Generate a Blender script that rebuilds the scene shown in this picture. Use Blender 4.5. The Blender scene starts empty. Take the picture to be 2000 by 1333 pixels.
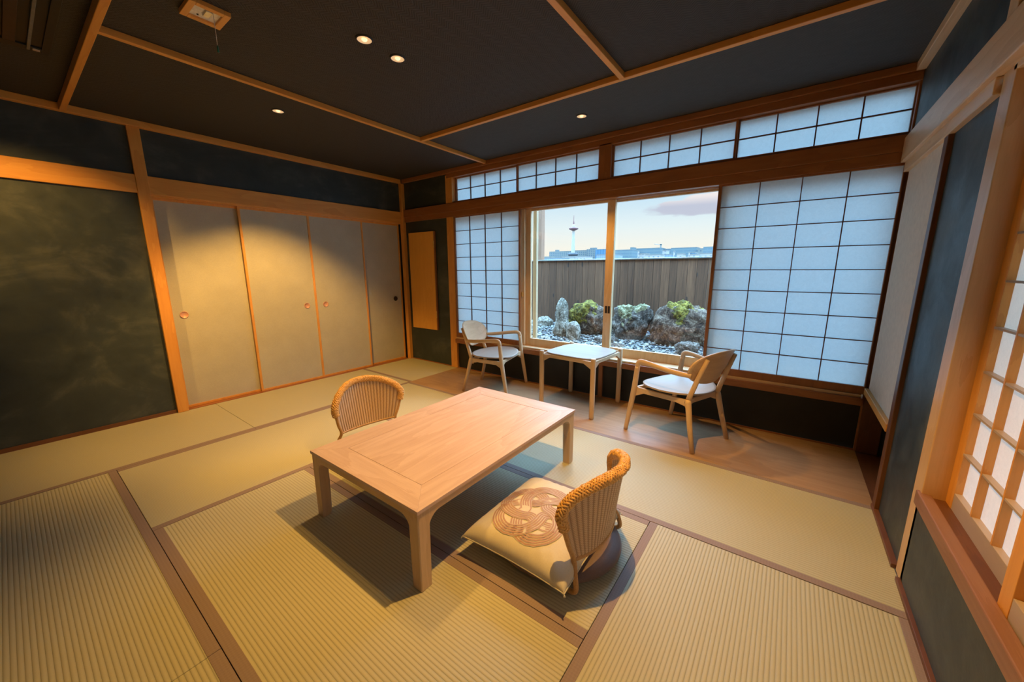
import bpy, bmesh, math, random
from mathutils import Vector, Matrix, noise
PI = math.pi
random.seed(7)
scene = bpy.context.scene
COL = scene.collection

# ------------------------------------------------------------------ camera
YAW, PITCH, ROLL, FPX = 0.6376, 0.1903, -0.0042, 728.0
cam_d = bpy.data.cameras.new('camera')
cam_d.sensor_width = 36.0
cam_d.lens = FPX / 2000.0 * 36.0
cam_d.clip_start = 0.02
cam_d.clip_end = 4000
cam = bpy.data.objects.new('camera', cam_d)
COL.objects.link(cam)
_f = Vector((-math.sin(YAW) * math.cos(PITCH), math.cos(YAW) * math.cos(PITCH), -math.sin(PITCH)))
_r = Vector((math.cos(YAW), math.sin(YAW), 0.0))
_u = _r.cross(_f)
_r2 = _r * math.cos(ROLL) + _u * math.sin(ROLL)
_u2 = _u * math.cos(ROLL) - _r * math.sin(ROLL)
M = Matrix(((_r2.x, _u2.x, -_f.x), (_r2.y, _u2.y, -_f.y), (_r2.z, _u2.z, -_f.z))).to_4x4()
M.translation = Vector((4.2816, -3.3377, 1.2445))
cam.matrix_world = M
scene.camera = cam

scene.view_settings.view_transform = 'Standard'
scene.view_settings.look = 'None'
scene.view_settings.gamma = 1.0
scene.view_settings.use_curve_mapping = False
scene.view_settings.exposure = 0.0

# light levels kept together
SKY_GAIN = 1.0
WARM = (1.0, 0.53, 0.12)
SPOTS = [  # x, y, power, cone degrees, blend, tilt towards (x, y) in degrees
    (2.40, -2.05, 46, 68, 0.6, (0, 0)), (2.39, -1.84, 46, 70, 0.5, (0, 0)),
    (1.107, -1.934, 235, 90, 0.6, (-15, 4)), (2.851, -0.497, 72, 88, 0.5, (0, 0)),
    (3.62, -1.86, 205, 94, 0.5, (0, -5)), (1.107, -3.75, 125, 52, 0.8, (-48, 24)),
    (3.62, -3.75, 9, 110, 0.6, (0, 0))]  # last entry: unseen lamp added behind the viewer for warm fill

# ------------------------------------------------------------------ world
w = bpy.data.worlds.new('sky')
scene.world = w
w.use_nodes = True
nt = w.node_tree
nt.nodes.clear()
def N(nt, typ, **kw):
    n = nt.nodes.new(typ)
    for k, v in kw.items():
        if hasattr(n, k): setattr(n, k, v)
    return n
def math_n(nt, op, a, b=None, c=None, clamp=False):
    n = nt.nodes.new('ShaderNodeMath'); n.operation = op; n.use_clamp = clamp
    for i, v in enumerate((a, b, c)):
        if v is None: continue
        if isinstance(v, (int, float)): n.inputs[i].default_value = v
        else: nt.links.new(v, n.inputs[i])
    return n.outputs[0]
def ramp(nt, fac, stops, interp='LINEAR'):
    n = nt.nodes.new('ShaderNodeValToRGB'); cr = n.color_ramp; cr.interpolation = interp
    while len(cr.elements) < len(stops): cr.elements.new(0.5)
    for e, (p, c) in zip(cr.elements, stops):
        e.position = p; e.color = (c[0], c[1], c[2], 1) if len(c) == 3 else c
    nt.links.new(fac, n.inputs[0])
    return n.outputs[0]
def mixc(nt, fac, a, b, blend='MIX'):
    n = nt.nodes.new('ShaderNodeMix'); n.data_type = 'RGBA'; n.blend_type = blend
    if isinstance(fac, (int, float)): n.inputs[0].default_value = fac
    else: nt.links.new(fac, n.inputs[0])
    for i, v in ((6, a), (7, b)):
        if isinstance(v, tuple): n.inputs[i].default_value = (v[0], v[1], v[2], 1)
        else: nt.links.new(v, n.inputs[i])
    return n.outputs[2]
tc = N(nt, 'ShaderNodeTexCoord')
sep = N(nt, 'ShaderNodeSeparateXYZ')
nt.links.new(tc.outputs['Generated'], sep.inputs[0])
elev = math_n(nt, 'ARCSINE', sep.outputs[2])
e01 = math_n(nt, 'DIVIDE', elev, PI / 2, clamp=True)
# display-linear sky: cream at the horizon to blue above; the high sky is brighter and bluer
skycol = ramp(nt, e01, [(0.0, (0.95, 0.84, 0.68)), (0.03, (0.90, 0.87, 0.78)), (0.065, (0.76, 0.85, 0.87)),
                        (0.12, (0.50, 0.71, 0.88)), (0.19, (0.36, 0.58, 0.86)), (0.40, (0.30, 0.63, 1.0)), (1.0, (0.26, 0.58, 1.0))])
gain = ramp(nt, e01, [(0.0, (0.069,) * 3), (0.16, (0.069,) * 3), (0.38, (1.0,) * 3), (1.0, (1.0,) * 3)])
azi = math_n(nt, 'ARCTAN2', sep.outputs[0], sep.outputs[1])
# cloud band low over the city
az_d = math_n(nt, 'MULTIPLY', azi, 180 / PI); el_d = math_n(nt, 'MULTIPLY', elev, 180 / PI)
cmb = N(nt, 'ShaderNodeCombineXYZ')
nt.links.new(math_n(nt, 'MULTIPLY', az_d, 0.28), cmb.inputs[0]); nt.links.new(math_n(nt, 'MULTIPLY', el_d, 0.9), cmb.inputs[1])
cn = N(nt, 'ShaderNodeTexNoise'); cn.inputs['Scale'].default_value = 1.6; cn.inputs['Detail'].default_value = 5
nt.links.new(cmb.outputs[0], cn.inputs['Vector'])
def ell(cx, cy, rx, ry):
    a = math_n(nt, 'POWER', math_n(nt, 'DIVIDE', math_n(nt, 'SUBTRACT', az_d, cx), rx), 2.0)
    b = math_n(nt, 'POWER', math_n(nt, 'DIVIDE', math_n(nt, 'SUBTRACT', el_d, cy), ry), 2.0)
    return math_n(nt, 'SUBTRACT', 1.0, math_n(nt, 'SQRT', math_n(nt, 'ADD', a, b)))
body = math_n(nt, 'MAXIMUM', ell(-10.2, 7.85, 8.0, 1.05), math_n(nt, 'MAXIMUM', ell(-8.9, 8.8, 4.4, 0.95), ell(-13.8, 8.3, 2.4, 0.7)))
cm = math_n(nt, 'ADD', math_n(nt, 'MULTIPLY', body, 2.3), math_n(nt, 'MULTIPLY', math_n(nt, 'SUBTRACT', cn.outputs[0], 0.5), 1.6))
cmask = ramp(nt, cm, [(0.0, (0,) * 3), (0.55, (0.9,) * 3), (1.0, (0.95,) * 3)])
ctop = math_n(nt, 'MULTIPLY', math_n(nt, 'SUBTRACT', el_d, 8.2), 0.9, clamp=True)
ccol = mixc(nt, ctop, (0.52, 0.54, 0.66), (0.86, 0.78, 0.78))
sky2 = mixc(nt, cmask, skycol, ccol)
fin = mixc(nt, 1.0, sky2, gain, 'MULTIPLY')
bg = N(nt, 'ShaderNodeBackground')
nt.links.new(fin, bg.inputs[0]); bg.inputs[1].default_value = 17.0 * SKY_GAIN
wo = N(nt, 'ShaderNodeOutputWorld'); nt.links.new(bg.outputs[0], wo.inputs[0])
try: w.cycles.sample_map_resolution = 512
except Exception: pass

# ------------------------------------------------------------------ materials
def new_mat(name):
    m = bpy.data.materials.new(name); m.use_nodes = True
    nt = m.node_tree; b = nt.nodes['Principled BSDF']
    return m, nt, b
def coords(nt, scale=(1, 1, 1), rot=(0, 0, 0), kind='Object'):
    t = N(nt, 'ShaderNodeTexCoord'); mp = N(nt, 'ShaderNodeMapping')
    mp.inputs['Scale'].default_value = scale; mp.inputs['Rotation'].default_value = rot
    nt.links.new(t.outputs[kind], mp.inputs['Vector'])
    return mp.outputs[0]
def noise_n(nt, vec, scale, detail=4, rough=0.55, dist=0.0):
    n = N(nt, 'ShaderNodeTexNoise'); n.inputs['Scale'].default_value = scale; n.inputs['Detail'].default_value = detail
    n.inputs['Roughness'].default_value = rough; n.inputs['Distortion'].default_value = dist
    nt.links.new(vec, n.inputs['Vector']); return n.outputs[0]
def bump(nt, b, h, strength, dist):
    n = N(nt, 'ShaderNodeBump'); n.inputs['Strength'].default_value = strength; n.inputs['Distance'].default_value = dist
    nt.links.new(h, n.inputs['Height']); nt.links.new(n.outputs[0], b.inputs['Normal'])
_woods = {}
def wood(kind, axis):
    key = (kind, axis)
    if key in _woods: return _woods[key]
    P = {'cypress': ((0.80, 0.40, 0.095), (0.66, 0.285, 0.055), 0.42, 22, 0.5),
         'reddish': ((0.37, 0.145, 0.045), (0.26, 0.092, 0.028), 0.40, 30, 0.5),
         'pale': ((0.80, 0.58, 0.36), (0.64, 0.42, 0.22), 0.42, 26, 0.5),
         'brown': ((0.19, 0.075, 0.03), (0.12, 0.045, 0.018), 0.45, 26, 0.6),
         'oak': ((0.72, 0.53, 0.34), (0.56, 0.38, 0.22), 0.45, 34, 0.5),
         'seat': ((0.48, 0.39, 0.325), (0.40, 0.315, 0.255), 0.38, 30, 0.4),
         'table': ((0.69, 0.54, 0.50), (0.53, 0.375, 0.325), 0.40, 34, 0.6),
         'sill': ((0.33, 0.17, 0.10), (0.24, 0.11, 0.06), 0.5, 26, 0.6),
         'pillar': ((0.74, 0.50, 0.27), (0.60, 0.36, 0.16), 0.38, 26, 0.5),  # paler base carries the window light on the right pillar
         'board': ((0.88, 0.46, 0.08), (0.80, 0.38, 0.055), 0.45, 20, 0.35),
         'floor': ((0.46, 0.30, 0.17), (0.34, 0.205, 0.11), 0.40, 34, 0.8),
         'fence': ((0.15, 0.095, 0.065), (0.075, 0.048, 0.035), 0.8, 20, 0.8)}[kind]
    m, nt, b = new_mat('wood_%s_%s' % (kind, axis))
    sc = {'x': (0.055, 1, 1), 'y': (1, 0.055, 1), 'z': (1, 1, 0.055)}[axis]
    v = coords(nt, sc)
    n1 = noise_n(nt, v, P[3], 5, 0.6, 0.6)
    n2 = noise_n(nt, v, P[3] * 9, 3, 0.6)
    sc2 = {'x': (0.25, 1, 1), 'y': (1, 0.25, 1), 'z': (1, 1, 0.25)}[axis]
    n3 = noise_n(nt, coords(nt, sc2), 3.0, 3, 0.5)
    # growth-ring figure
    rg = math_n(nt, 'FRACT', math_n(nt, 'MULTIPLY', math_n(nt, 'ADD', n3, math_n(nt, 'MULTIPLY', n1, 0.10)), 9.0 if kind not in ('seat',) else 5.0))
    a = math_n(nt, 'ADD', math_n(nt, 'MULTIPLY', n1, 0.55), math_n(nt, 'ADD', math_n(nt, 'MULTIPLY', n2, 0.25), math_n(nt, 'MULTIPLY', rg, 0.22)))
    cr = ramp(nt, a, [(0.30, P[0]), (0.72, P[1])])
    # board to board variation
    nb = noise_n(nt, coords(nt), 1.3, 2, 0.5)
    cr2 = mixc(nt, math_n(nt, 'MULTIPLY', nb, 0.3), cr, P[1])
    nt.links.new(cr2, b.inputs['Base Color'])
    b.inputs['Roughness'].default_value = P[2]
    bump(nt, b, n2, 0.12 * P[4], 0.002)
    _woods[key] = m
    return m
def plain(name, col, rough=0.5, metal=0.0, nscale=None, namp=0.15, bmp=0.0):
    m, nt, b = new_mat(name)
    b.inputs['Base Color'].default_value = (*col, 1); b.inputs['Roughness'].default_value = rough; b.inputs['Metallic'].default_value = metal
    ns = noise_n(nt, coords(nt), nscale or 40, 4)
    lo = tuple(c * (1 - namp) for c in col); hi = tuple(min(1, c * (1 + namp)) for c in col)
    nt.links.new(ramp(nt, ns, [(0.3, lo), (0.7, hi)]), b.inputs['Base Color'])
    if bmp: bump(nt, b, ns, bmp, 0.002)
    return m
def plaster():
    m, nt, b = new_mat('dark_plaster')
    v = coords(nt, (1, 1, 1.6)); n1 = noise_n(nt, v, 1.6, 6, 0.62, 0.8); n2 = noise_n(nt, coords(nt), 7.0, 5, 0.6, 0.5)
    a = math_n(nt, 'ADD', math_n(nt, 'MULTIPLY', n1, 0.7), math_n(nt, 'MULTIPLY', n2, 0.3))
    nt.links.new(ramp(nt, a, [(0.32, (0.018, 0.028, 0.031)), (0.50, (0.034, 0.047, 0.049)), (0.66, (0.088, 0.10, 0.090))]), b.inputs['Base Color'])
    nt.links.new(ramp(nt, n2, [(0.3, (0.42,) * 3), (0.7, (0.62,) * 3)]), b.inputs['Roughness'])
    bump(nt, b, noise_n(nt, coords(nt), 28, 5, 0.6), 0.25, 0.004)
    return m
def ceiling_mat(name, lines):
    m, nt, b = new_mat(name)
    t = N(nt, 'ShaderNodeTexCoord'); s = N(nt, 'ShaderNodeSeparateXYZ'); nt.links.new(t.outputs['Object'], s.inputs[0])
    X, Y = s.outputs[0], s.outputs[1]
    if lines:
        h = math_n(nt, 'SINE', math_n(nt, 'MULTIPLY', Y, 2 * PI / 0.011))
        br = noise_n(nt, coords(nt, (20, 120, 1)), 1.0, 2)
        h = math_n(nt, 'MULTIPLY', math_n(nt, 'ADD', math_n(nt, 'MULTIPLY', h, 0.5), 0.5), br)
    else:  # herringbone: diagonal stripes whose slant flips from column to column
        cx = math_n(nt, 'PINGPONG', X, 0.035)
        h = math_n(nt, 'SINE', math_n(nt, 'MULTIPLY', math_n(nt, 'ADD', Y, cx), 2 * PI / 0.015))
        h = math_n(nt, 'ADD', math_n(nt, 'MULTIPLY', h, 0.5), 0.5)
    lo, hi = ((0.036, 0.037, 0.037), (0.085, 0.085, 0.083)) if lines else ((0.022, 0.020, 0.020), (0.052, 0.047, 0.045))
    nt.links.new(mixc(nt, h, lo, hi), b.inputs['Base Color'])
    b.inputs['Roughness'].default_value = 0.75
    bump(nt, b, h, 0.5, 0.002)
    return m
def tatami_mat(axis):
    m, nt, b = new_mat('tatami_rush_' + axis)
    t = N(nt, 'ShaderNodeTexCoord'); s = N(nt, 'ShaderNodeSeparateXYZ'); nt.links.new(t.outputs['Object'], s.inputs[0])
    u = s.outputs[1] if axis == 'x' else s.outputs[0]; v = s.outputs[0] if axis == 'x' else s.outputs[1]
    ph = math_n(nt, 'MULTIPLY', u, PI / 0.0141)
    rib = math_n(nt, 'POWER', math_n(nt, 'ABSOLUTE', math_n(nt, 'SINE', ph)), 0.6)
    sc = (12, 900, 1) if axis == 'y' else (900, 12, 1)
    fib = noise_n(nt, coords(nt, sc), 1.0, 2, 0.6)
    big = noise_n(nt, coords(nt), 3.0, 4, 0.6)
    sp = noise_n(nt, coords(nt, (3, 3, 3)), 60.0, 3, 0.7)
    c0 = mixc(nt, rib, (0.25, 0.235, 0.145), (0.51, 0.485, 0.325))
    c1 = mixc(nt, math_n(nt, 'MULTIPLY', fib, 0.45), c0, (0.60, 0.57, 0.42))
    c2 = mixc(nt, math_n(nt, 'MULTIPLY', big, 0.25), c1, (0.50, 0.45, 0.26))
    c3 = mixc(nt, math_n(nt, 'MULTIPLY', sp, 0.12), c2, (0.40, 0.37, 0.16))
    nt.links.new(c3, b.inputs['Base Color'])
    b.inputs['Roughness'].default_value = 0.55
    b.inputs['Sheen Weight'].default_value = 0.1
    h = math_n(nt, 'ADD', rib, math_n(nt, 'MULTIPLY', fib, 0.25))
    bump(nt, b, h, 0.55, 0.0025)
    return m
def heri_mat():
    m, nt, b = new_mat('mat_border_cloth')
    v = coords(nt, (1, 1, 1)); ch = N(nt, 'ShaderNodeTexChecker'); ch.inputs['Scale'].default_value = 130
    nt.links.new(coords(nt, (1, 1, 1), (0, 0, PI / 4)), ch.inputs['Vector'])
    n = noise_n(nt, v, 400, 2)
    c = mixc(nt, math_n(nt, 'MULTIPLY', ch.outputs[1], 0.35), (0.27, 0.20, 0.185), (0.20, 0.145, 0.135))
    c = mixc(nt, math_n(nt, 'MULTIPLY', n, 0.3), c, (0.36, 0.27, 0.22))
    nt.links.new(c, b.inputs['Base Color']); b.inputs['Roughness'].default_value = 0.7
    bump(nt, b, n, 0.2, 0.0005)
    return m
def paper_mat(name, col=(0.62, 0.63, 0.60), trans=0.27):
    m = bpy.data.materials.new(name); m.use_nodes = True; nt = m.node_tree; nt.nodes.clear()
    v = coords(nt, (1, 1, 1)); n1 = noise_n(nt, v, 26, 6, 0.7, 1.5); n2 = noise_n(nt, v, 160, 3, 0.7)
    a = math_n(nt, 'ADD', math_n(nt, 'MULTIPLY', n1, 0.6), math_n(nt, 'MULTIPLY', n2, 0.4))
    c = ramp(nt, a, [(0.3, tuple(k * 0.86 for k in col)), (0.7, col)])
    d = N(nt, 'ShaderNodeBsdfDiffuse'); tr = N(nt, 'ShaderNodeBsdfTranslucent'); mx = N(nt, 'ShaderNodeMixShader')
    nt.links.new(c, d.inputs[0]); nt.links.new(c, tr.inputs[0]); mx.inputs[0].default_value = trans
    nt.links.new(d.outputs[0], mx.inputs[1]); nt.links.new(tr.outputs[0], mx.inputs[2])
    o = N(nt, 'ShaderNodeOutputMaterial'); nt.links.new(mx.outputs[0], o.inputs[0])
    return m
def glass_mat():
    m = bpy.data.materials.new('window_glass'); m.use_nodes = True; nt = m.node_tree; nt.nodes.clear()
    lw = N(nt, 'ShaderNodeLayerWeight'); lw.inputs[0].default_value = 0.5
    f = math_n(nt, 'ADD', 0.035, math_n(nt, 'MULTIPLY', math_n(nt, 'POWER', lw.outputs['Facing'], 4.0), 0.5), clamp=True)
    tr = N(nt, 'ShaderNodeBsdfTransparent'); tr.inputs[0].default_value = (0.98, 0.99, 0.985, 1)
    gl = N(nt, 'ShaderNodeBsdfGlossy'); gl.inputs['Roughness'].default_value = 0.0
    mx = N(nt, 'ShaderNodeMixShader'); nt.links.new(f, mx.inputs[0]); nt.links.new(tr.outputs[0], mx.inputs[1]); nt.links.new(gl.outputs[0], mx.inputs[2])
    o = N(nt, 'ShaderNodeOutputMaterial'); nt.links.new(mx.outputs[0], o.inputs[0])
    return m
def emit_mat(name, col, st):
    m, nt, b = new_mat(name)
    b.inputs['Base Color'].default_value = (*col, 1)
    b.inputs['Emission Color'].default_value = (*col, 1); b.inputs['Emission Strength'].default_value = st
    return m
def rock_mat(name, dark, mid, light, moss=False):
    m, nt, b = new_mat(name)
    v = coords(nt); n1 = noise_n(nt, v, 14, 9, 0.75, 0.8); n2 = noise_n(nt, v, 60, 5, 0.7)
    a = math_n(nt, 'ADD', math_n(nt, 'MULTIPLY', n1, 0.55), math_n(nt, 'MULTIPLY', n2, 0.45))
    nt.links.new(ramp(nt, a, [(0.40, dark), (0.5, mid), (0.60, light)]), b.inputs['Base Color'])
    b.inputs['Roughness'].default_value = 0.9
    bump(nt, b, a, 0.9, 0.02)
    return m
def cane_mat(name, c1, c2):
    m, nt, b = new_mat(name)
    n = noise_n(nt, coords(nt, (1, 1, 1)), 130, 3, 0.6)
    nt.links.new(ramp(nt, n, [(0.35, c1), (0.65, c2)]), b.inputs['Base Color'])
    b.inputs['Roughness'].default_value = 0.38
    bump(nt, b, n, 0.3, 0.001)
    return m
def weave_mat():   # fine woven cane: UV u counts ribs, v counts weave rows
    m, nt, b = new_mat('woven_cane')
    t = N(nt, 'ShaderNodeTexCoord'); s = N(nt, 'ShaderNodeSeparateXYZ'); nt.links.new(t.outputs['UV'], s.inputs[0])
    U, V = s.outputs[0], s.outputs[1]
    a = math_n(nt, 'SINE', math_n(nt, 'MULTIPLY', V, 2 * PI))
    flip = math_n(nt, 'SINE', math_n(nt, 'MULTIPLY', U, PI))
    h = math_n(nt, 'ADD', math_n(nt, 'MULTIPLY', math_n(nt, 'MULTIPLY', a, flip), 0.5), 0.5)
    n = noise_n(nt, coords(nt), 60, 3)
    c = mixc(nt, h, (0.44, 0.25, 0.12), (0.84, 0.64, 0.42))
    c = mixc(nt, math_n(nt, 'MULTIPLY', n, 0.4), c, (0.86, 0.70, 0.52))
    gr = math_n(nt, 'POWER', math_n(nt, 'ABSOLUTE', math_n(nt, 'SINE', math_n(nt, 'MULTIPLY', U, PI / 2))), 0.55)
    c = mixc(nt, gr, (0.28, 0.15, 0.07), c)  # shade in the grooves between ribs put into the colour for depth
    nt.links.new(c, b.inputs['Base Color']); b.inputs['Roughness'].default_value = 0.45
    bump(nt, b, h, 0.6, 0.002)
    return m
def facade_mat(name, wall, win, sx, sz, lx=0.45, lz=0.5):
    wall = (wall[0] * .46, wall[1] * .33, wall[2] * .25); win = (win[0] * .46, win[1] * .33, win[2] * .26)
    m, nt, b = new_mat(name)
    t = N(nt, 'ShaderNodeTexCoord'); s = N(nt, 'ShaderNodeSeparateXYZ'); nt.links.new(t.outputs['Object'], s.inputs[0])
    hx = math_n(nt, 'LESS_THAN', math_n(nt, 'FRACT', math_n(nt, 'DIVIDE', s.outputs[0], sx)), lx)
    hz = math_n(nt, 'LESS_THAN', math_n(nt, 'FRACT', math_n(nt, 'DIVIDE', s.outputs[2], sz)), lz)
    nt.links.new(mixc(nt, math_n(nt, 'MULTIPLY', hx, hz), wall, win), b.inputs['Base Color'])
    b.inputs['Roughness'].default_value = 0.8
    return m
def fabric_mat(name, c1, c2, scale=300):
    m, nt, b = new_mat(name)
    n = noise_n(nt, coords(nt), scale, 2); n2 = noise_n(nt, coords(nt), 5, 3)
    a = math_n(nt, 'ADD', math_n(nt, 'MULTIPLY', n, 0.5), math_n(nt, 'MULTIPLY', n2, 0.5))
    nt.links.new(ramp(nt, a, [(0.35, c1), (0.65, c2)]), b.inputs['Base Color'])
    b.inputs['Roughness'].default_value = 0.6; b.inputs['Sheen Weight'].default_value = 0.25
    bump(nt, b, n, 0.15, 0.0006)
    return m

PLASTER = plaster(); CEIL_H = ceiling_mat('ceiling_herringbone', False); CEIL_L = ceiling_mat('ceiling_ribbed', True)
TAT = {'x': tatami_mat('x'), 'y': tatami_mat('y')}; HERI = heri_mat()
PAPER = paper_mat('shoji_paper'); PAPER_SIDE = paper_mat('shoji_paper_side', (0.84, 0.64, 0.49), 0.22); GLASS = glass_mat()  # side paper tinted warm to stand for warmer light on that side
FUSUMA = fabric_mat('fusuma_paper', (0.46, 0.44, 0.36), (0.54, 0.52, 0.43), 200)
CREAM = plain('cream_door_paper', (0.72, 0.60, 0.46), 0.7, 0, 30, 0.06)
COPPER = plain('copper', (0.66, 0.36, 0.28), 0.4, 0.05); DARKMETAL = plain('dark_metal', (0.05, 0.035, 0.03), 0.45, 0.5)
BLACK = plain('black_plastic', (0.012, 0.012, 0.012), 0.5); GREY = plain('grey_plastic', (0.16, 0.16, 0.15), 0.5)
WHITE = plain('white_plastic', (0.78, 0.76, 0.72), 0.4); STEEL = plain('steel', (0.6, 0.6, 0.58), 0.3, 0.9)
BRASS = plain('brass', (0.75, 0.50, 0.16), 0.35, 0.8); REFL = plain('lamp_reflector', (0.85, 0.70, 0.50), 0.3, 0.3)
CANE = cane_mat('rattan_cane', (0.72, 0.38, 0.10), (0.90, 0.56, 0.20)); CANE2 = cane_mat('rattan_pole', (0.50, 0.27, 0.09), (0.62, 0.36, 0.14))
WEAVE = weave_mat()
CUSH = fabric_mat('cushion_cloth', (0.58, 0.53, 0.41), (0.66, 0.61, 0.49), 260); KNOT = fabric_mat('knot_print', (0.36, 0.20, 0.13), (0.44, 0.26, 0.18), 260)
PADCLOTH = fabric_mat('pad_cloth', (0.13, 0.085, 0.075), (0.17, 0.115, 0.10), 260)
BULB = emit_mat('lit_bulb', (1.0, 0.74, 0.42), 1.3)
REFL = emit_mat('lit_reflector', (0.85, 0.60, 0.34), 0.55)

# ------------------------------------------------------------------ mesh helpers
class MB:
    def __init__(s): s.bm = bmesh.new()
    def box(s, x0, x1, y0, y1, z0, z1, mi=0):
        x0, x1 = min(x0, x1), max(x0, x1); y0, y1 = min(y0, y1), max(y0, y1); z0, z1 = min(z0, z1), max(z0, z1)
        v = [s.bm.verts.new(c) for c in ((x0, y0, z0), (x1, y0, z0), (x1, y1, z0), (x0, y1, z0), (x0, y0, z1), (x1, y0, z1), (x1, y1, z1), (x0, y1, z1))]
        for f in ((3, 2, 1, 0), (4, 5, 6, 7), (0, 1, 5, 4), (1, 2, 6, 5), (2, 3, 7, 6), (3, 0, 4, 7)):
            s.bm.faces.new([v[i] for i in f]).material_index = mi
        return s
    def quad(s, pts):
        s.bm.faces.new([s.bm.verts.new(p) for p in pts]); return s
    def prism(s, pts, d, mi=0):
        """extrude a planar polygon (3D points) by vector d"""
        a = [s.bm.verts.new(p) for p in pts]; b = [s.bm.verts.new(Vector(p) + Vector(d)) for p in pts]; n = len(pts)
        s.bm.faces.new(a[::-1]).material_index = mi; s.bm.faces.new(b).material_index = mi
        for i in range(n):
            s.bm.faces.new((a[i], a[(i + 1) % n], b[(i + 1) % n], b[i])).material_index = mi
        return s
    def tube(s, path, rad, seg=12, cap=True, closed=False, flat=None):
        """round (or flattened) rod along a path; rad is a number or one per point"""
        P = [Vector(p) for p in path]; n = len(P)
        R = rad if isinstance(rad, (list, tuple)) else [rad] * n
        T = []
        for i in range(n):
            if closed: t = P[(i + 1) % n] - P[i - 1]
            else: t = P[min(i + 1, n - 1)] - P[max(i - 1, 0)]
            T.append(t.normalized())
        up = Vector((0, 0, 1)) if abs(T[0].z) < 0.9 else Vector((1, 0, 0))
        nrm = (up - T[0] * up.dot(T[0])).normalized(); rings = []
        for i in range(n):
            nrm = (nrm - T[i] * nrm.dot(T[i])).normalized(); bi = T[i].cross(nrm)
            ring = []
            for k in range(seg):
                a = 2 * PI * k / seg; ca, sa = math.cos(a), math.sin(a)
                fx = flat[0] if flat else 1; fy = flat[1] if flat else 1
                ring.append(s.bm.verts.new(P[i] + (nrm * ca * fx + bi * sa * fy) * R[i]))
            rings.append(ring)
        m = n if closed else n - 1
        for i in range(m):
            a, b = rings[i], rings[(i + 1) % n]
            for k in range(seg):
                f = s.bm.faces.new((a[k], a[(k + 1) % seg], b[(k + 1) % seg], b[k])); f.smooth = True
        if cap and not closed:
            s.bm.faces.new(rings[0][::-1]); s.bm.faces.new(rings[-1])
        return s
    def lathe(s, prof, seg=32, cx=0, cy=0, smooth=True):
        rings = []
        for r, z in prof:
            rings.append([s.bm.verts.new((cx + r * math.cos(2 * PI * k / seg), cy + r * math.sin(2 * PI * k / seg), z)) for k in range(seg)] if r > 1e-6 else [s.bm.verts.new((cx, cy, z))])
        for a, b in zip(rings[:-1], rings[1:]):
            for k in range(seg):
                k2 = (k + 1) % seg
                if len(a) == 1 and len(b) == 1: continue
                if len(a) == 1: f = s.bm.faces.new((a[0], b[k2], b[k]))
                elif len(b) == 1: f = s.bm.faces.new((a[k], a[k2], b[0]))
                else: f = s.bm.faces.new((a[k], a[k2], b[k2], b[k]))
                f.smooth = smooth
        return s
    def build(s, name, mats, parent=None, bevel=0.0, smooth=False, loc=None, subsurf=0, fixn=True):
        if fixn: bmesh.ops.recalc_face_normals(s.bm, faces=s.bm.faces)
        me = bpy.data.meshes.new(name); s.bm.to_mesh(me); s.bm.free()
        for m in (mats if isinstance(mats, (list, tuple)) else [mats]): me.materials.append(m)
        if smooth:
            for p in me.polygons: p.use_smooth = True
        o = bpy.data.objects.new(name, me); COL.objects.link(o)
        if parent: o.parent = parent
        if loc: o.location = loc
        if bevel:
            md = o.modifiers.new('bevel', 'BEVEL'); md.width = bevel; md.segments = 2; md.limit_method = 'ANGLE'; md.angle_limit = math.radians(40)
        if subsurf:
            md = o.modifiers.new('sub', 'SUBSURF'); md.levels = subsurf; md.render_levels = subsurf
        return o
def tag(o, label, cat, group=None, kind=None):
    if label: o['label'] = label
    if cat: o['category'] = cat
    if group: o['group'] = group
    if kind: o['kind'] = kind
    return o
def empty(name, loc=(0, 0, 0), rz=0.0):
    o = bpy.data.objects.new(name, None); COL.objects.link(o); o.location = loc; o.rotation_euler = (0, 0, rz)
    o.empty_display_size = 0.05
    return o
def bx(name, x0, x1, y0, y1, z0, z1, mat, parent=None, bevel=0.0):
    """one box, its origin at its own base centre so the wood grain and the pivot are its own"""
    cx, cy = (x0 + x1) / 2, (y0 + y1) / 2
    mb = MB().box(x0 - cx, x1 - cx, y0 - cy, y1 - cy, 0, z1 - z0)
    return mb.build(name, mat, parent, bevel, loc=(cx, cy, z0))
TN = [0]
def trim(x0, x1, y0, y1, z0, z1, mat, label, bevel=0.003):
    TN[0] += 1
    return tag(bx('trim_%d' % TN[0], x0, x1, y0, y1, z0, z1, mat, None, bevel), label, 'trim', kind='structure')
def copy_tree(o, parent=None):
    c = o.copy(); COL.objects.link(c); c.parent = parent
    for ch in [k for k in bpy.data.objects if k.parent == o]:
        if ch is c: continue
        copy_tree(ch, c)
    return c

W, H, YB = 4.765, 2.40, -4.70
WX, WY, WZ = (lambda k: wood(k, 'x')), (lambda k: wood(k, 'y')), (lambda k: wood(k, 'z'))

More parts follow.
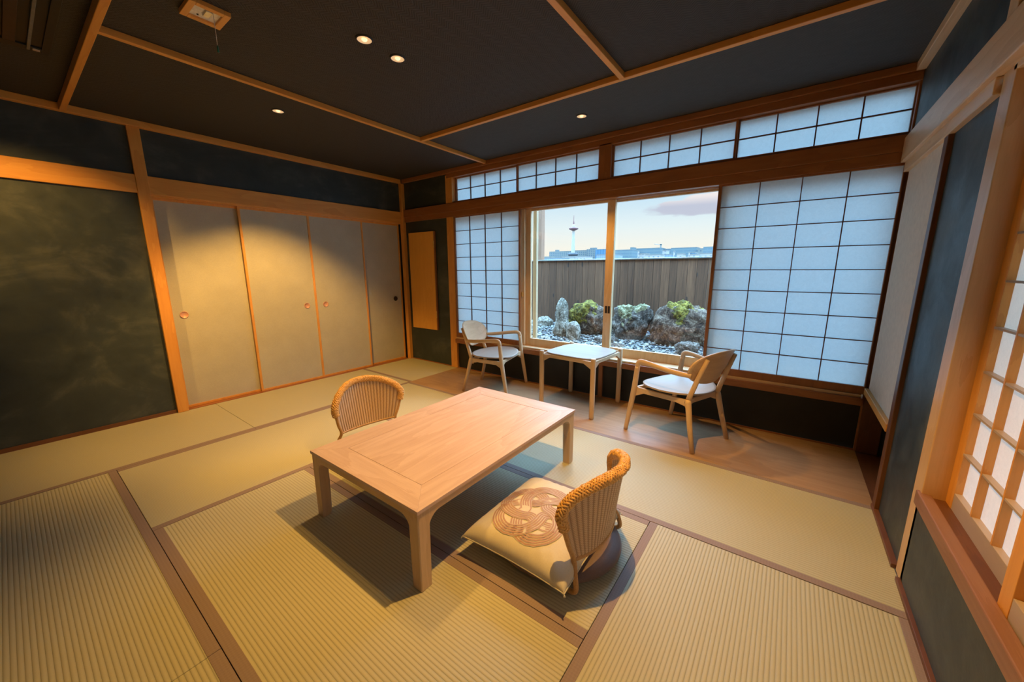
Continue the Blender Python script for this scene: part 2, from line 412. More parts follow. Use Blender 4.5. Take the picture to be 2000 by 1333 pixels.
# ------------------------------------------------------------------ setting: floor, ceiling, walls
def struct(o, label, cat): return tag(o, label, cat, kind='structure')
struct(MB().box(-0.12, W + 0.5, YB - 0.1, 0.02, -0.20, -0.056).build('floor', plain('subfloor', (0.20, 0.14, 0.09), 0.7)), 'wooden floor under the straw mats', 'floor')
struct(bx('floor_boarded_strip', 0.937, W, -0.775, 0.0, -0.055, 0.0, WX('floor'), None, 0.002), 'brown wooden floor strip under the lounge chairs by the window', 'floor')
ce = MB()
ce.box(-0.12, 1.48, YB - 0.1, 0.02, H, H + 0.06)
ce.box(1.48, W + 0.12, YB - 0.1, -0.92, H, H + 0.06)
ce.box(1.48, W + 0.12, -0.92, 0.02, H, H + 0.06, 1)
ce.box(W + 0.12, W + 0.5, -0.92, 0.12, H, H + 0.06)
struct(ce.build('ceiling', [CEIL_H, CEIL_L]), 'charcoal textured ceiling divided by thin wooden battens', 'ceiling')
# roof slab outside so no sky falls on the ceiling from above
struct(MB().box(-0.3, W + 0.6, YB - 0.3, 0.10, H + 0.07, H + 0.25).build('wall_roof_slab', plain('roof_felt', (0.12, 0.12, 0.12), 0.9)), 'grey roof slab over the room', 'roof')

wl = MB().box(-0.12, 0.0, YB, -2.585, 0, H)       # left, plaster part
wl.box(-0.12, 0.0, -2.51, -0.0, 1.99, H)
wl.box(-0.12, -0.075, -2.585, 0.0, -0.05, 1.99)
struct(wl.build('wall_left', PLASTER), 'blue-black plastered wall on the left', 'wall')
wb = MB().box(-0.12, 0.86, 0.0, 0.12, -0.05, H)
wb.box(0.86, W + 0.02, 0.012, 0.12, 0, 0.335, 1)  # same dark wall under the sill, its shade painted near black
wb.box(0.86, W + 0.5, 0.03, 0.12, 2.33, H)
wb.box(W + 0.03, W + 0.5, 0.0, 0.12, -0.05, H)
struct(wb.build('wall_back', [PLASTER, plain('plaster_shade_black', (0.012, 0.013, 0.015), 0.6, 0, 8, 0.3)]), 'dark plastered wall around the garden window', 'wall')
wr = MB().box(W + 0.008, W + 0.12, -1.298, -0.82, 0, 1.84)
wr.box(W, W + 0.12, -1.37, -0.0, 2.0, H)
wr.box(W, W + 0.12, YB, -1.37, 2.0, H)
wr.box(W, W + 0.12, YB, -1.37, 0, 0.352)
wr.box(W, W + 0.12, YB, -4.10, 0.352, 2.0)
wr.box(W + 0.40, W + 0.50, -0.84, 0.0, 0, H); wr.box(W + 0.02, W + 0.45, -0.86, -0.80, 0, H)
struct(wr.build('wall_right', PLASTER), 'blue-black plastered wall on the right', 'wall')
struct(MB().box(0, W + 0.1, YB - 0.1, YB, 0, H).build('wall_front', plain('pale_plaster', (0.42, 0.36, 0.27), 0.8)), 'pale wall behind the viewer', 'wall')

# left wall woodwork
trim(-0.01, 0.03, -2.585, -2.51, 0.0, 2.35, WZ('cypress'), 'honey wooden pillar between the dark wall and the sliding doors')
trim(-0.01, 0.022, YB, -0.02, 1.855, 1.995, WY('cypress'), 'long honey wooden beam running above the sliding doors', 0.004)
trim(-0.08, 0.010, -2.51, -0.05, 1.842, 1.857, WY('cypress'), 'grooved upper rail of the sliding doors')
trim(-0.01, 0.045, YB, -0.045, 2.35, 2.399, WY('cypress'), 'wooden moulding where the left wall meets the ceiling', 0.004)
trim(-0.08, 0.012, -2.51, -0.05, -0.03, 0.006, WY('reddish'), 'lower rail of the sliding doors')
trim(-0.01, 0.05, -0.05, 0.0, 0.0, 2.35, WZ('cypress'), 'narrow corner post beside the sliding doors')
trim(0.0, 0.012, YB, -2.59, 0.0, 0.03, WY('brown'), 'thin skirting under the left plaster wall', 0.001)

# fusuma sliding doors
FUS = [(-2.51, -1.875, -0.052, -2.413, COPPER, 'grey-beige sliding door nearest the honey pillar, copper pull at its left'),
       (-1.905, -1.245, -0.022, -1.357, COPPER, 'second grey-beige sliding door from the pillar, copper pull at its right'),
       (-1.262, -0.605, -0.024, -1.146, COPPER, 'third grey-beige sliding door from the pillar, copper pull at its left'),
       (-0.63, -0.05, -0.052, -0.163, DARKMETAL, 'grey-beige sliding door nearest the window wall, dark pull at its right')]
for i, (y0, y1, xf, yh, hm, lab) in enumerate(FUS):
    d = empty('door_%d' % (i + 1), (xf, (y0 + y1) / 2, 0.006)); struct(d, lab, 'sliding door')
    hy = (y1 - y0) / 2; hh = 1.836; fw = 0.020
    pn = MB().box(-0.014, -0.003, -hy + fw, hy - fw, fw, hh - fw).build('panel', FUSUMA, d)
    f = MB().box(-0.018, 0.004, -hy, -hy + fw, 0, hh).box(-0.018, 0.004, hy - fw, hy, 0, hh)
    f.box(-0.018, 0.004, -hy + fw, hy - fw, 0, fw); f.box(-0.018, 0.004, -hy + fw, hy - fw, hh - fw, hh)
    f.build('door_frame', WZ('cypress'), d, 0.001)
    c = yh - (y0 + y1) / 2
    m = MB().lathe([(0.031, 0.0), (0.031, 0.0035), (0.028, 0.0045), (0.0265, 0.0012), (0.0, 0.0012)], 28)
    for v in m.bm.verts: v.co = Vector((v.co.z - 0.002, v.co.x, v.co.y))
    m.build('door_pull', hm, pn, loc=(0, c, 0.85), smooth=False)

# window wall woodwork
trim(0.84, 0.95, -0.018, 0.10, 0.0, 2.34, WZ('cypress'), 'honey wooden pillar left of the left shoji screen')
trim(0.0, W, -0.030, 0.04, 1.925, 2.02, WX('reddish'), 'reddish wooden beam across the window wall above the shoji', 0.004)
trim(0.0, W, -0.022, 0.11, 1.862, 1.925, WX('reddish'), 'grooved head rail of the window wall', 0.003)
trim(0.05, W, -0.040, 0.03, 2.355, 2.399, WX('reddish'), 'wooden moulding where the window wall meets the ceiling', 0.004)
trim(0.86, W, -0.020, 0.10, 2.305, 2.355, WX('reddish'), 'head rail above the paper transoms', 0.003)
trim(0.86, W, -0.016, 0.10, 2.02, 2.036, WX('reddish'), 'thin rail under the paper transoms', 0.002)
trim(2.79, 2.905, -0.020, 0.10, 2.02, 2.32, WZ('reddish'), 'short wooden post between the two pairs of transoms')
trim(4.755, 4.80, -0.01, 0.10, 0.0, 2.36, WZ('reddish'), 'corner post at the right end of the window wall')
trim(0.95, W - 0.02, -0.025, 0.115, 0.385, 0.405, WX('pale'), 'pale window track on the sill', 0.002)
trim(0.95, W - 0.011, -0.045, 0.14, 0.333, 0.386, WX('reddish'), 'reddish wooden sill beam under the window and shoji', 0.004)
trim(2.865, 2.905, -0.012, 0.02, 0.0, 0.333, WZ('reddish'), 'slim post in the dark wall under the sill')
trim(0.0, W, -0.006, 0.0, 0.0, 0.012, WX('reddish'), 'fine strip along the foot of the window wall', 0.001)
trim(W - 0.002, W + 0.11, -0.02, 0.06, 0.0, 0.46, WZ('brown'), 'dark brown post in the recess under the cupboard door')

# hanging board on the dark wall
hb = tag(empty('hinged_wooden_board', (0.375, 0.0, 0.46)), 'tall orange wooden board with hinged edge hanging on the dark wall', 'board')
MB().box(-0.255, 0.225, -0.026, -0.002, 0.0, 1.26).build('board', WZ('board'), hb, 0.002)
MB().box(0.2265, 0.242, -0.026, -0.002, 0.0, 1.26).build('edge_strip', WZ('reddish'), hb, 0.001)
for z in (0.16, 1.05):
    MB().box(0.218, 0.236, -0.029, -0.0262, z, z + 0.09).build('hinge', BRASS, hb, 0.001)

# shoji screens and transoms: frame > paper, lattice bars
WN = [0]
def shoji(x0, x1, z0, z1, y, cols, rows, stile, rail_t, rail_b, label, bar=0.006, wmat='reddish', name=None, bardepth=0.012):
    WN[0] += 1
    e = struct(empty(name or 'window_%d' % WN[0], ((x0 + x1) / 2, y, z0)), label, 'paper screen')
    hx = (x1 - x0) / 2; h = z1 - z0
    f = MB().box(-hx, -hx + stile, -0.015, 0.015, 0, h).box(hx - stile, hx, -0.015, 0.015, 0, h)
    f.box(-hx + stile, hx - stile, -0.014, 0.014, 0, rail_b).box(-hx + stile, hx - stile, -0.014, 0.014, h - rail_t, h)
    f.build('window_frame', WZ(wmat), e, 0.0015)
    ix0, ix1, iz0, iz1 = -hx + stile, hx - stile, rail_b, h - rail_t
    g = MB()
    for c in range(1, cols):
        x = ix0 + (ix1 - ix0) * c / cols; g.box(x - bar / 2, x + bar / 2, -bardepth, 0.003, iz0, iz1)
    for r in range(1, rows):
        z = iz0 + (iz1 - iz0) * r / rows; g.box(ix0, ix1, -bardepth * 0.9, 0.0025, z - bar / 2, z + bar / 2)
    g.build('lattice', WZ('brown'), e)
    MB().quad([(ix0, 0.004, iz0), (ix1, 0.004, iz0), (ix1, 0.004, iz1), (ix0, 0.004, iz1)]).build('paper', PAPER, e, fixn=False)
    return e
shoji(0.95, 1.925, 0.405, 1.862, 0.005, 4, 9, 0.018, 0.012, 0.055, 'shoji screen left of the garden window, behind the left lounge chair')
shoji(3.765, 4.775, 0.405, 1.862, 0.005, 4, 9, 0.022, 0.012, 0.055, 'shoji screen right of the garden window, behind the right lounge chair')
shoji(0.955, 1.872, 2.036, 2.305, 0.045, 4, 2, 0.022, 0.010, 0.010, 'low paper transom at the far left above the beam', 0.008)
shoji(1.868, 2.792, 2.036, 2.305, 0.025, 4, 2, 0.016, 0.010, 0.010, 'low paper transom directly left of the short post', 0.008)
shoji(2.903, 3.852, 2.036, 2.305, 0.025, 4, 2, 0.016, 0.010, 0.010, 'low paper transom directly right of the short post', 0.008)
shoji(3.845, 4.765, 2.036, 2.305, 0.045, 4, 2, 0.016, 0.010, 0.010, 'low paper transom at the far right above the beam', 0.008)

# sliding glass sashes of the garden window
def sash(x0, x1, y, label, sl, sr, pulls):
    WN[0] += 1
    e = struct(empty('window_%d' % WN[0], ((x0 + x1) / 2, y, 0.405)), label, 'window')
    hx = (x1 - x0) / 2; h = 1.457
    f = MB().box(-hx, -hx + sl, -0.016, 0.016, 0, h).box(hx - sr, hx, -0.016, 0.016, 0, h)
    f.box(-hx + sl, hx - sr, -0.016, 0.016, 0, 0.085).box(-hx + sl, hx - sr, -0.016, 0.016, h - 0.02, h)
    fo = f.build('window_frame', WZ('pale'), e, 0.002)
    MB().box(-hx + sl, hx - sr, -0.002, 0.002, 0.085, h - 0.02).build('pane', GLASS, e)
    for px in pulls:
        MB().box(px - 0.011, px + 0.011, -0.0175, -0.016, 0.42, 0.49).build('pull', DARKMETAL, fo, 0.002)
    return e
sash(1.955, 2.93, 0.085, 'left sliding glass window looking onto the rock garden', 0.055, 0.075, [0.44, 0.468])
sash(2.89, 3.83, 0.122, 'right sliding glass window looking onto the rock garden', 0.03, 0.05, [])
trim(1.968, 2.012, 0.18, 0.22, 0.40, 1.90, WZ('oak'), 'outer pale frame of the garden window at its left')
trim(1.90, 1.955, 0.03, 0.14, 0.405, 1.862, WZ('pale'), 'pale jamb at the left side of the garden window')
trim(3.80, 3.835, 0.03, 0.14, 0.405, 1.862, WZ('pale'), 'pale jamb at the right side of the garden window')
lk = tag(bx('window_latch', 1.925, 1.94, 0.012, 0.03, 0.95, 1.0, BRASS, None, 0.002), 'small brass latch on the pale jamb left of the window', 'latch')

# right wall woodwork
trim(W - 0.035, W + 0.02, YB, -0.03, 1.86, 2.0, WY('pale'), 'pale wooden beam along the right wall', 0.004)
trim(W - 0.015, W + 0.06, -1.29, -0.03, 1.805, 1.86, WY('pale'), 'pale rail under the beam on the right wall')
trim(W - 0.04, W + 0.02, YB, -0.04, 2.35, 2.399, WY('pale'), 'wooden moulding where the right wall meets the ceiling', 0.004)
trim(W - 0.010, W + 0.04, -0.832, -0.775, 0.0, 1.805, WZ('brown'), 'slim brown post beside the cream cupboard door')
trim(W - 0.015, W + 0.02, -0.775, -0.05, 0.42, 0.462, WY('cypress'), 'lower rail of the cream cupboard door')
trim(W - 0.0, W + 0.09, -1.395, -1.298, 0.0, 1.86, WZ('pillar'), 'tall pale pillar beside the right hand shoji window', 0.003)
trim(W - 0.02, W + 0.04, -1.37, -1.29, 2.0, 2.36, WZ('pale'), 'pillar piece above the beam on the right wall')
trim(W - 0.014, W + 0.01, -1.29, -0.775, 0.0, 0.018, WY('brown'), 'thin skirting under the right plaster wall', 0.002)
trim(W - 0.014, W + 0.01, YB, -1.37, 0.0, 0.018, WY('brown'), 'thin skirting under the right hand window', 0.002)
trim(W - 0.010, W + 0.028, -4.10, -1.37, 0.352, 0.407, WY('sill'), 'front board of the sill of the right hand window', 0.004)
trim(W + 0.028, W + 0.13, -4.10, -1.395, 0.352, 0.398, WY('brown'), 'grooved track of the right hand window sill', 0.001)
trim(W + 0.0, W + 0.13, -4.10, -1.37, 1.84, 1.872, WY('pale'), 'head rail over the right hand shoji window')
trim(W - 0.02, W + 0.03, -4.18, -4.10, 0.0, 1.86, WZ('cypress'), 'far pillar of the right hand shoji window')
# cupboard door
cd = struct(empty('door_5', (W, -0.41, 0.462)), 'cream cupboard door in the right corner with a dark pull', 'door')
pn = MB().box(0.006, 0.030, -0.363, 0.36, 0.0, 1.343).build('panel', CREAM, cd, 0.001)
MB().prism([(0.004, -0.326, 0.663), (0.004, -0.292, 0.663), (0.004, -0.299, 0.673), (0.004, -0.292, 0.683), (0.004, -0.326, 0.683), (0.004, -0.319, 0.673)], (0.003, 0, 0)).build('door_pull', DARKMETAL, pn)
# recess below it
struct(bx('floor_recess', W + 0.0, W + 0.42, -0.80, 0.0, -0.055, -0.004, WY('brown')), 'dark wooden floor of the recess under the cupboard', 'floor')

# right hand shoji (thick bars, paper lit from outside)
def side_shoji(y0, y1, x, label):
    WN[0] += 1
    e = struct(empty('window_%d' % WN[0], (x, (y0 + y1) / 2, 0.398)), label, 'paper screen')
    hy = (y1 - y0) / 2; h = 1.445; st = 0.055
    f = MB().box(-0.013, 0.013, -hy, -hy + st, 0, h).box(-0.013, 0.013, hy - st, hy, 0, h)
    f.box(-0.012, 0.012, -hy + st, hy - st, h - 0.05, h)
    f.build('window_frame', WZ('cypress'), e, 0.0015)
    MB().box(-0.012, 0.012, -hy + st, hy - st, 0, 0.062).build('lower_rail', WY('seat'), e, 0.0015)
    iy0, iy1, iz0, iz1 = -hy + st, hy - st, 0.062, h - 0.05
    n = 4; g = MB()
    for c in range(1, n):
        y = iy0 + (iy1 - iy0) * c / n; g.box(-0.014, 0.006, y - 0.004, y + 0.004, iz0, iz1)
    g.build('lattice', WZ('cypress'), e)
    g = MB()
    for r in range(1, 9):
        z = iz0 + (iz1 - iz0) * r / 9; g.box(-0.013, 0.005, iy0, iy1, z - 0.0035, z + 0.0035)
    g.build('cross_bars', WY('seat'), e)
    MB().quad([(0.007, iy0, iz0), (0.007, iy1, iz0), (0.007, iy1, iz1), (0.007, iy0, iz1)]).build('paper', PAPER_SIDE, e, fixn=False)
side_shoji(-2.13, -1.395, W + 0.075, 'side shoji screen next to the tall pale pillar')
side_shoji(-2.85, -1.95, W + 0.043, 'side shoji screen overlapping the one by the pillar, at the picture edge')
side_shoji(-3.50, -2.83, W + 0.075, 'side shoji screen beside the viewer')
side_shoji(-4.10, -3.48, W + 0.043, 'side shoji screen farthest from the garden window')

# ceiling battens
def batten(x0, x1, y0, y1, m, lab): trim(x0, x1, y0, y1, H - 0.034, H - 0.0005, m, lab, 0.003)
batten(1.465, 1.497, -2.885, -0.04, WY('cypress'), 'long ceiling batten running to the window wall')
batten(1.497, W - 0.04, -0.935, -0.903, WX('cypress'), 'ceiling batten parallel to the window wall')
batten(3.315, 3.347, -4.65, -0.935, WY('cypress'), 'ceiling batten running back from the cross batten')
trim(0.045, W - 0.04, -2.917, -2.885, H - 0.05, H - 0.0005, WX('cypress'), 'ceiling batten in front of the air conditioner', 0.003)

# ------------------------------------------------------------------ tatami mats
def mat(x0, x1, y0, y1, axis, label, b0=True, b1=True):
    """axis = direction of the long edges, where the cloth borders run"""
    g = 0.0012; x0 += g; x1 -= g; y0 += g; y1 -= g; cx, cy = (x0 + x1) / 2, (y0 + y1) / 2
    e = tag(empty('tatami_mat', (cx, cy, -0.055)), label, 'tatami mat', 'tatami mats covering the floor')
    bw = 0.037; a, b = (x1 - x0) / 2, (y1 - y0) / 2
    MB().box(-a, a, -b, b, 0, 0.0545).build('rush_surface', TAT[axis], e, 0.002)
    for on, s in ((b0, -1), (b1, 1)):
        if not on: continue
        if axis == 'x': m = MB().box(-a, a, s * b, s * (b - bw), 0.0, 0.0556)
        else: m = MB().box(s * a, s * (a - bw), -b, b, 0.0, 0.0556)
        m.build('cloth_border', HERI, e, 0.001)
mat(0, 0.937, -0.775, 0.0, 'x', 'small pale straw mat in the corner between sliding doors and wooden strip', True, False)
mat(0, 0.965, -2.31, -0.775, 'y', 'straw mat in front of the far sliding doors', False)
mat(0, 0.965, -4.20, -2.31, 'y', 'straw mat along the dark wall and the first sliding door', False)
mat(0.965, 1.92, -3.09, -1.59, 'y', 'golden straw mat left of the low table, under the left rattan chair')
mat(0.965, 2.86, -1.59, -0.775, 'x', 'straw mat behind the low table, beside the wooden strip')
mat(2.86, W, -1.59, -0.775, 'x', 'straw mat in front of the right lounge chair, along the wooden strip')
mat(1.92, 3.845, -2.345, -1.59, 'x', 'straw mat under the low table and the cushion')
mat(1.92, 3.845, -3.09, -2.345, 'x', 'straw mat in front of the low table, where its shadow falls')
mat(3.845, W, -3.45, -1.59, 'y', 'straw mat along the right wall at the lower right of the picture')
mat(0.965, 2.88, -4.05, -3.09, 'x', 'greenish straw mat at the lower left of the picture')
mat(2.88, 3.845, -4.05, -3.09, 'x', 'straw mat at the bottom edge meeting the greenish one')
mat(3.845, W, -4.7, -3.45, 'y', 'straw mat below the viewer by the right wall')
mat(0, 0.965, -4.7, -4.20, 'y', 'straw mat in the near left corner')
mat(0.965, 3.845, -4.7, -4.05, 'x', 'straw mat along the wall behind the viewer')

# ------------------------------------------------------------------ low table
TX0, TX1, TY0, TY1, TH = 2.437, 3.257, -2.552, -1.275, 0.357
lt = tag(empty('low_table', ((TX0 + TX1) / 2, (TY0 + TY1) / 2, 0)), 'low rectangular pale oak table standing in the middle of the straw mats', 'table')
a, b = (TX1 - TX0) / 2, (TY1 - TY0) / 2; fw = 0.128; tt = 0.016
def mitre(pts, m): MB().prism([(p[0], p[1], TH - tt) for p in pts], (0, 0, tt)).build('frame_board', m, lt, 0.0012)
mitre([(-a, -b), (a, -b), (a - fw, -b + fw), (-a + fw, -b + fw)], WX('table'))
mitre([(a, b), (-a, b), (-a + fw, b - fw), (a - fw, b - fw)], WX('table'))
mitre([(-a, b), (-a, -b), (-a + fw, -b + fw), (-a + fw, b - fw)], WY('table'))
mitre([(a, -b), (a, b), (a - fw, b - fw), (a - fw, -b + fw)], WY('table'))
MB().box(-a + fw + 0.0018, a - fw - 0.0018, -b + fw + 0.0018, b - fw - 0.0018, TH - tt, TH - 0.0006).build('top_panel', WY('table'), lt, 0.001)
def arch(L, top, hgt, r, rail):  # outline of an apron with rounded corners down into the legs
    pts = [(-L, top), (-L, top - rail - r)]
    for k in range(1, 9):
        t = PI / 2 * k / 8; pts.append((-L + r - r * math.cos(t), top - rail - r + r * math.sin(t)))
    for k in range(0, 8):
        t = PI / 2 * k / 8; pts.append((L - r + r * math.sin(t), top - rail - r + r * math.cos(t)))
    pts += [(L, top - rail - r), (L, top)]
    return pts
MB().box(-a + fw - .03, a - fw + .03, -b + fw - .03, b - fw + .03, TH - tt - .008, TH - tt - .0005).build('under_panel', WY('brown'), lt)
lw_ = 0.055; zt = TH - tt
for s in (-1, 1):
    o = s * (b - 0.0045)
    MB().prism([(p[0], o, p[1]) for p in arch(a - lw_ , zt, 0, 0.062, 0.030)], (0, -s * 0.03, 0)).build('apron', WX('oak'), lt, 0.002)
    o = s * (a - 0.0045)
    MB().prism([(o, p[0], p[1]) for p in arch(b - lw_ , zt, 0, 0.062, 0.030)], (-s * 0.03, 0, 0)).build('apron', WY('oak'), lt, 0.002)
for sx in (-1, 1):
    for sy in (-1, 1):
        m = MB(); ox, oy = sx * (a - 0.004), sy * (b - 0.004)
        sec = [(0.0, 0.052, 0.0), (0.10, 0.054, 0), (0.27, 0.056, 0), (zt, 0.058, 0.0)]
        rings = []
        for z, wd, of in sec:
            ch = 0.004
            c = [(0, ch), (ch, 0), (wd, 0), (wd, wd * 0.82), (wd * 0.82, wd), (0, wd)]
            rings.append([m.bm.verts.new((ox - sx * p[0], oy - sy * p[1], z)) for p in c])
        for r0, r1 in zip(rings[:-1], rings[1:]):
            for k in range(6): m.bm.faces.new((r0[k], r0[(k + 1) % 6], r1[(k + 1) % 6], r1[k]))
        m.bm.faces.new(rings[0]); m.bm.faces.new(rings[-1])
        m.build('leg', WZ('oak'), lt, 0.0015)

# ------------------------------------------------------------------ lounge chairs
def spline(pts, n=8):
    P = [Vector(p) for p in pts]; out = []
    for i in range(len(P) - 1):
        p0 = P[max(i - 1, 0)]; p1 = P[i]; p2 = P[i + 1]; p3 = P[min(i + 2, len(P) - 1)]
        for k in range(n):
            t = k / n
            out.append(0.5 * ((2 * p1) + (p2 - p0) * t + (2 * p0 - 5 * p1 + 4 * p2 - p3) * t * t + (3 * p1 - p0 - 3 * p2 + p3) * t ** 3))
    out.append(P[-1]); return out
def splr(vals, n=8):
    out = []
    for i in range(len(vals) - 1):
        for k in range(n): out.append(vals[i] + (vals[i + 1] - vals[i]) * k / n)
    out.append(vals[-1]); return out
def lounge_chair(label, loc, rz):
    """+y is forward"""
    e = tag(empty('lounge_chair', loc, rz), label, 'chair', 'lounge chairs on the wooden strip by the window')
    for s in (-1, 1):
        # front leg rises into the armrest
        pts = [(s * .283, .262, 0.0), (s * .279, .235, .17), (s * .276, .208, .34), (s * .276, .198, .43), (s * .276, .188, .525)]
        MB().tube(spline(pts, 4), splr([.0155, .019, .021, .0195, .018], 4), 14).build('front_leg', WZ('oak'), e)
        arm = [(s * .276, .188, .52), (s * .276, .180, .553), (s * .275, .158, .568), (s * .272, .10, .566), (s * .262, .0, .553), (s * .240, -.11, .540), (s * .212, -.205, .535)]
        MB().tube(spline(arm, 5), splr([.018, .0185, .018, .017, .0165, .0165, .0145], 5), 14, flat=(0.82, 1.12)).build('armrest', WY('oak'), e)
        # rear leg, kinked at the seat into the back post
        MB().tube([(s * .214, -.258, 0), (s * .198, -.215, .17), (s * .182, -.180, .33), (s * .178, -.176, .352)], [.0155, .018, .0205, .019], 14).build('rear_leg', WZ('oak'), e)
        MB().tube([(s * .179, -.168, .325), (s * .176, -.190, .40), (s * .172, -.236, .54), (s * .168, -.279, .655)], [.019, .0165, .0155, .0125], 12, flat=(0.8, 1.1)).build('back_post', WZ('oak'), e)
        # side rail with knee bracket
        f0, r0 = Vector((s * .272, .212, 0)), Vector((s * .186, -.172, 0)); d = (r0 - f0)
        def q(t, z): v = f0 + d * t; return (v.x, v.y, z)
        MB().prism([q(0, .362), q(1, .350), q(1, .300), q(.80, .318), q(.20, .322), q(0, .285)], (-s * .018, 0, 0)).build('side_rail', WY('oak'), e, 0.002)
    MB().prism([(-.262, .205, .365), (.262, .205, .365), (.262, .205, .30), (.18, .205, .335), (-.18, .205, .335), (-.262, .205, .30)], (0, -.02, 0)).build('front_rail', WX('oak'), e, 0.002)
    MB().prism([(-.176, -.172, .350), (.176, -.172, .350), (.176, -.172, .29), (.11, -.172, .318), (-.11, -.172, .318), (-.176, -.172, .29)], (0, .02, 0)).build('rear_rail', WX('oak'), e, 0.002)
    # seat shell: wide rounded plywood disc, gently dished
    def shell(fn, name, th, mt, nu=26, nr=12):
        m = MB(); top = []
        for sd in (0, 1):
            ctr = m.bm.verts.new(fn(0, 0, sd * th)); rings = [[ctr]]
            for i in range(1, nr + 1):
                r = i / nr; rings.append([m.bm.verts.new(fn(r, 2 * PI * k / (nu * 2), sd * th)) for k in range(nu * 2)])
            top.append(rings)
            for i in range(nr):
                A, B = rings[i], rings[i + 1]; n = nu * 2
                for k in range(n):
                    k2 = (k + 1) % n
                    fc = m.bm.faces.new((A[0], B[k], B[k2]) if i == 0 else (A[k], B[k], B[k2], A[k2])); fc.smooth = True
        A, B = top[0][-1], top[1][-1]
        for k in range(len(A)):
            m.bm.faces.new((A[k], A[(k + 1) % len(A)], B[(k + 1) % len(A)], B[k]))
        return m.build(name, mt, e)
    def seat(r, a, t):
        ca, sa = math.cos(a), math.sin(a); n = 2.35
        k = (abs(ca) ** n + abs(sa) ** n) ** (-1 / n)
        x = .278 * r * k * ca; y = .012 + .232 * r * k * sa
        if y < 0.012: x *= 1 - 0.22 * ((0.012 - y) / .232) ** 1.5
        z = .366 + .018 * r * r * 0.6 + 0.012 * (abs(x) / .28) ** 2 - 0.03 * max(0, (y - .17) / .08) ** 2 * 0.25
        return (x, y, z + t)
    shell(seat, 'seat', .011, WX('seat'))
    def back(r, a, t):
        ca, sa = math.cos(a), math.sin(a); n = 2.5
        k = (abs(ca) ** n + abs(sa) ** n) ** (-1 / n)
        u = r * k * ca; v = r * k * sa
        x = .236 * u * (1 - .10 * max(0, -v)); z = .582 + .125 * v
        y = -.270 - .050 * v + .068 * u * u + t
        return (x, y, z)
    shell(back, 'backrest', .010, WX('oak'))
    return e
lounge_chair('pale plywood lounge chair right of the side table, seen from behind', (3.703, -.417, 0), math.atan2(.367, -.930) - PI / 2)
lounge_chair('pale plywood lounge chair left of the side table, facing right', (1.85, -.375, 0), math.atan2(.255, .967) - PI / 2)

# ------------------------------------------------------------------ side table
st = tag(empty('side_table', (2.812, -.288, 0), math.radians(-3.5)), 'small square pale side table between the two lounge chairs', 'table')
hs = .258
m = MB(); pts = []
for k in range(64):
    t = 2 * PI * k / 64; ca, sa = math.cos(t), math.sin(t); n = 4.6; kk = (abs(ca) ** n + abs(sa) ** n) ** (-1 / n)
    pts.append((.262 * kk * ca, .262 * kk * sa, .498))
m.prism(pts, (0, 0, .014)); m.build('table_top', WX('seat'), st, 0.003)
for sx in (-1, 1):
    for sy in (-1, 1):
        MB().tube([(sx * hs, sy * hs, 0), (sx * hs, sy * hs, .02), (sx * hs, sy * hs, .516), (sx * hs, sy * hs, .522)], [.018, .0215, .0215, .019], 20).build('leg', WZ('oak'), st)
for s in (-1, 1):
    br = lambda L: [(-L, .497), (L, .497), (L, .425), (L - .075, .470), (-L + .075, .470), (-L, .425)]
    MB().prism([(p[0], s * (hs + .009), p[1]) for p in br(hs - .012)], (0, -s * .018, 0)).build('apron', WX('oak'), st, 0.002)
    MB().prism([(s * (hs + .009), p[0], p[1]) for p in br(hs - .012)], (-s * .018, 0, 0)).build('apron', WY('oak'), st, 0.002)

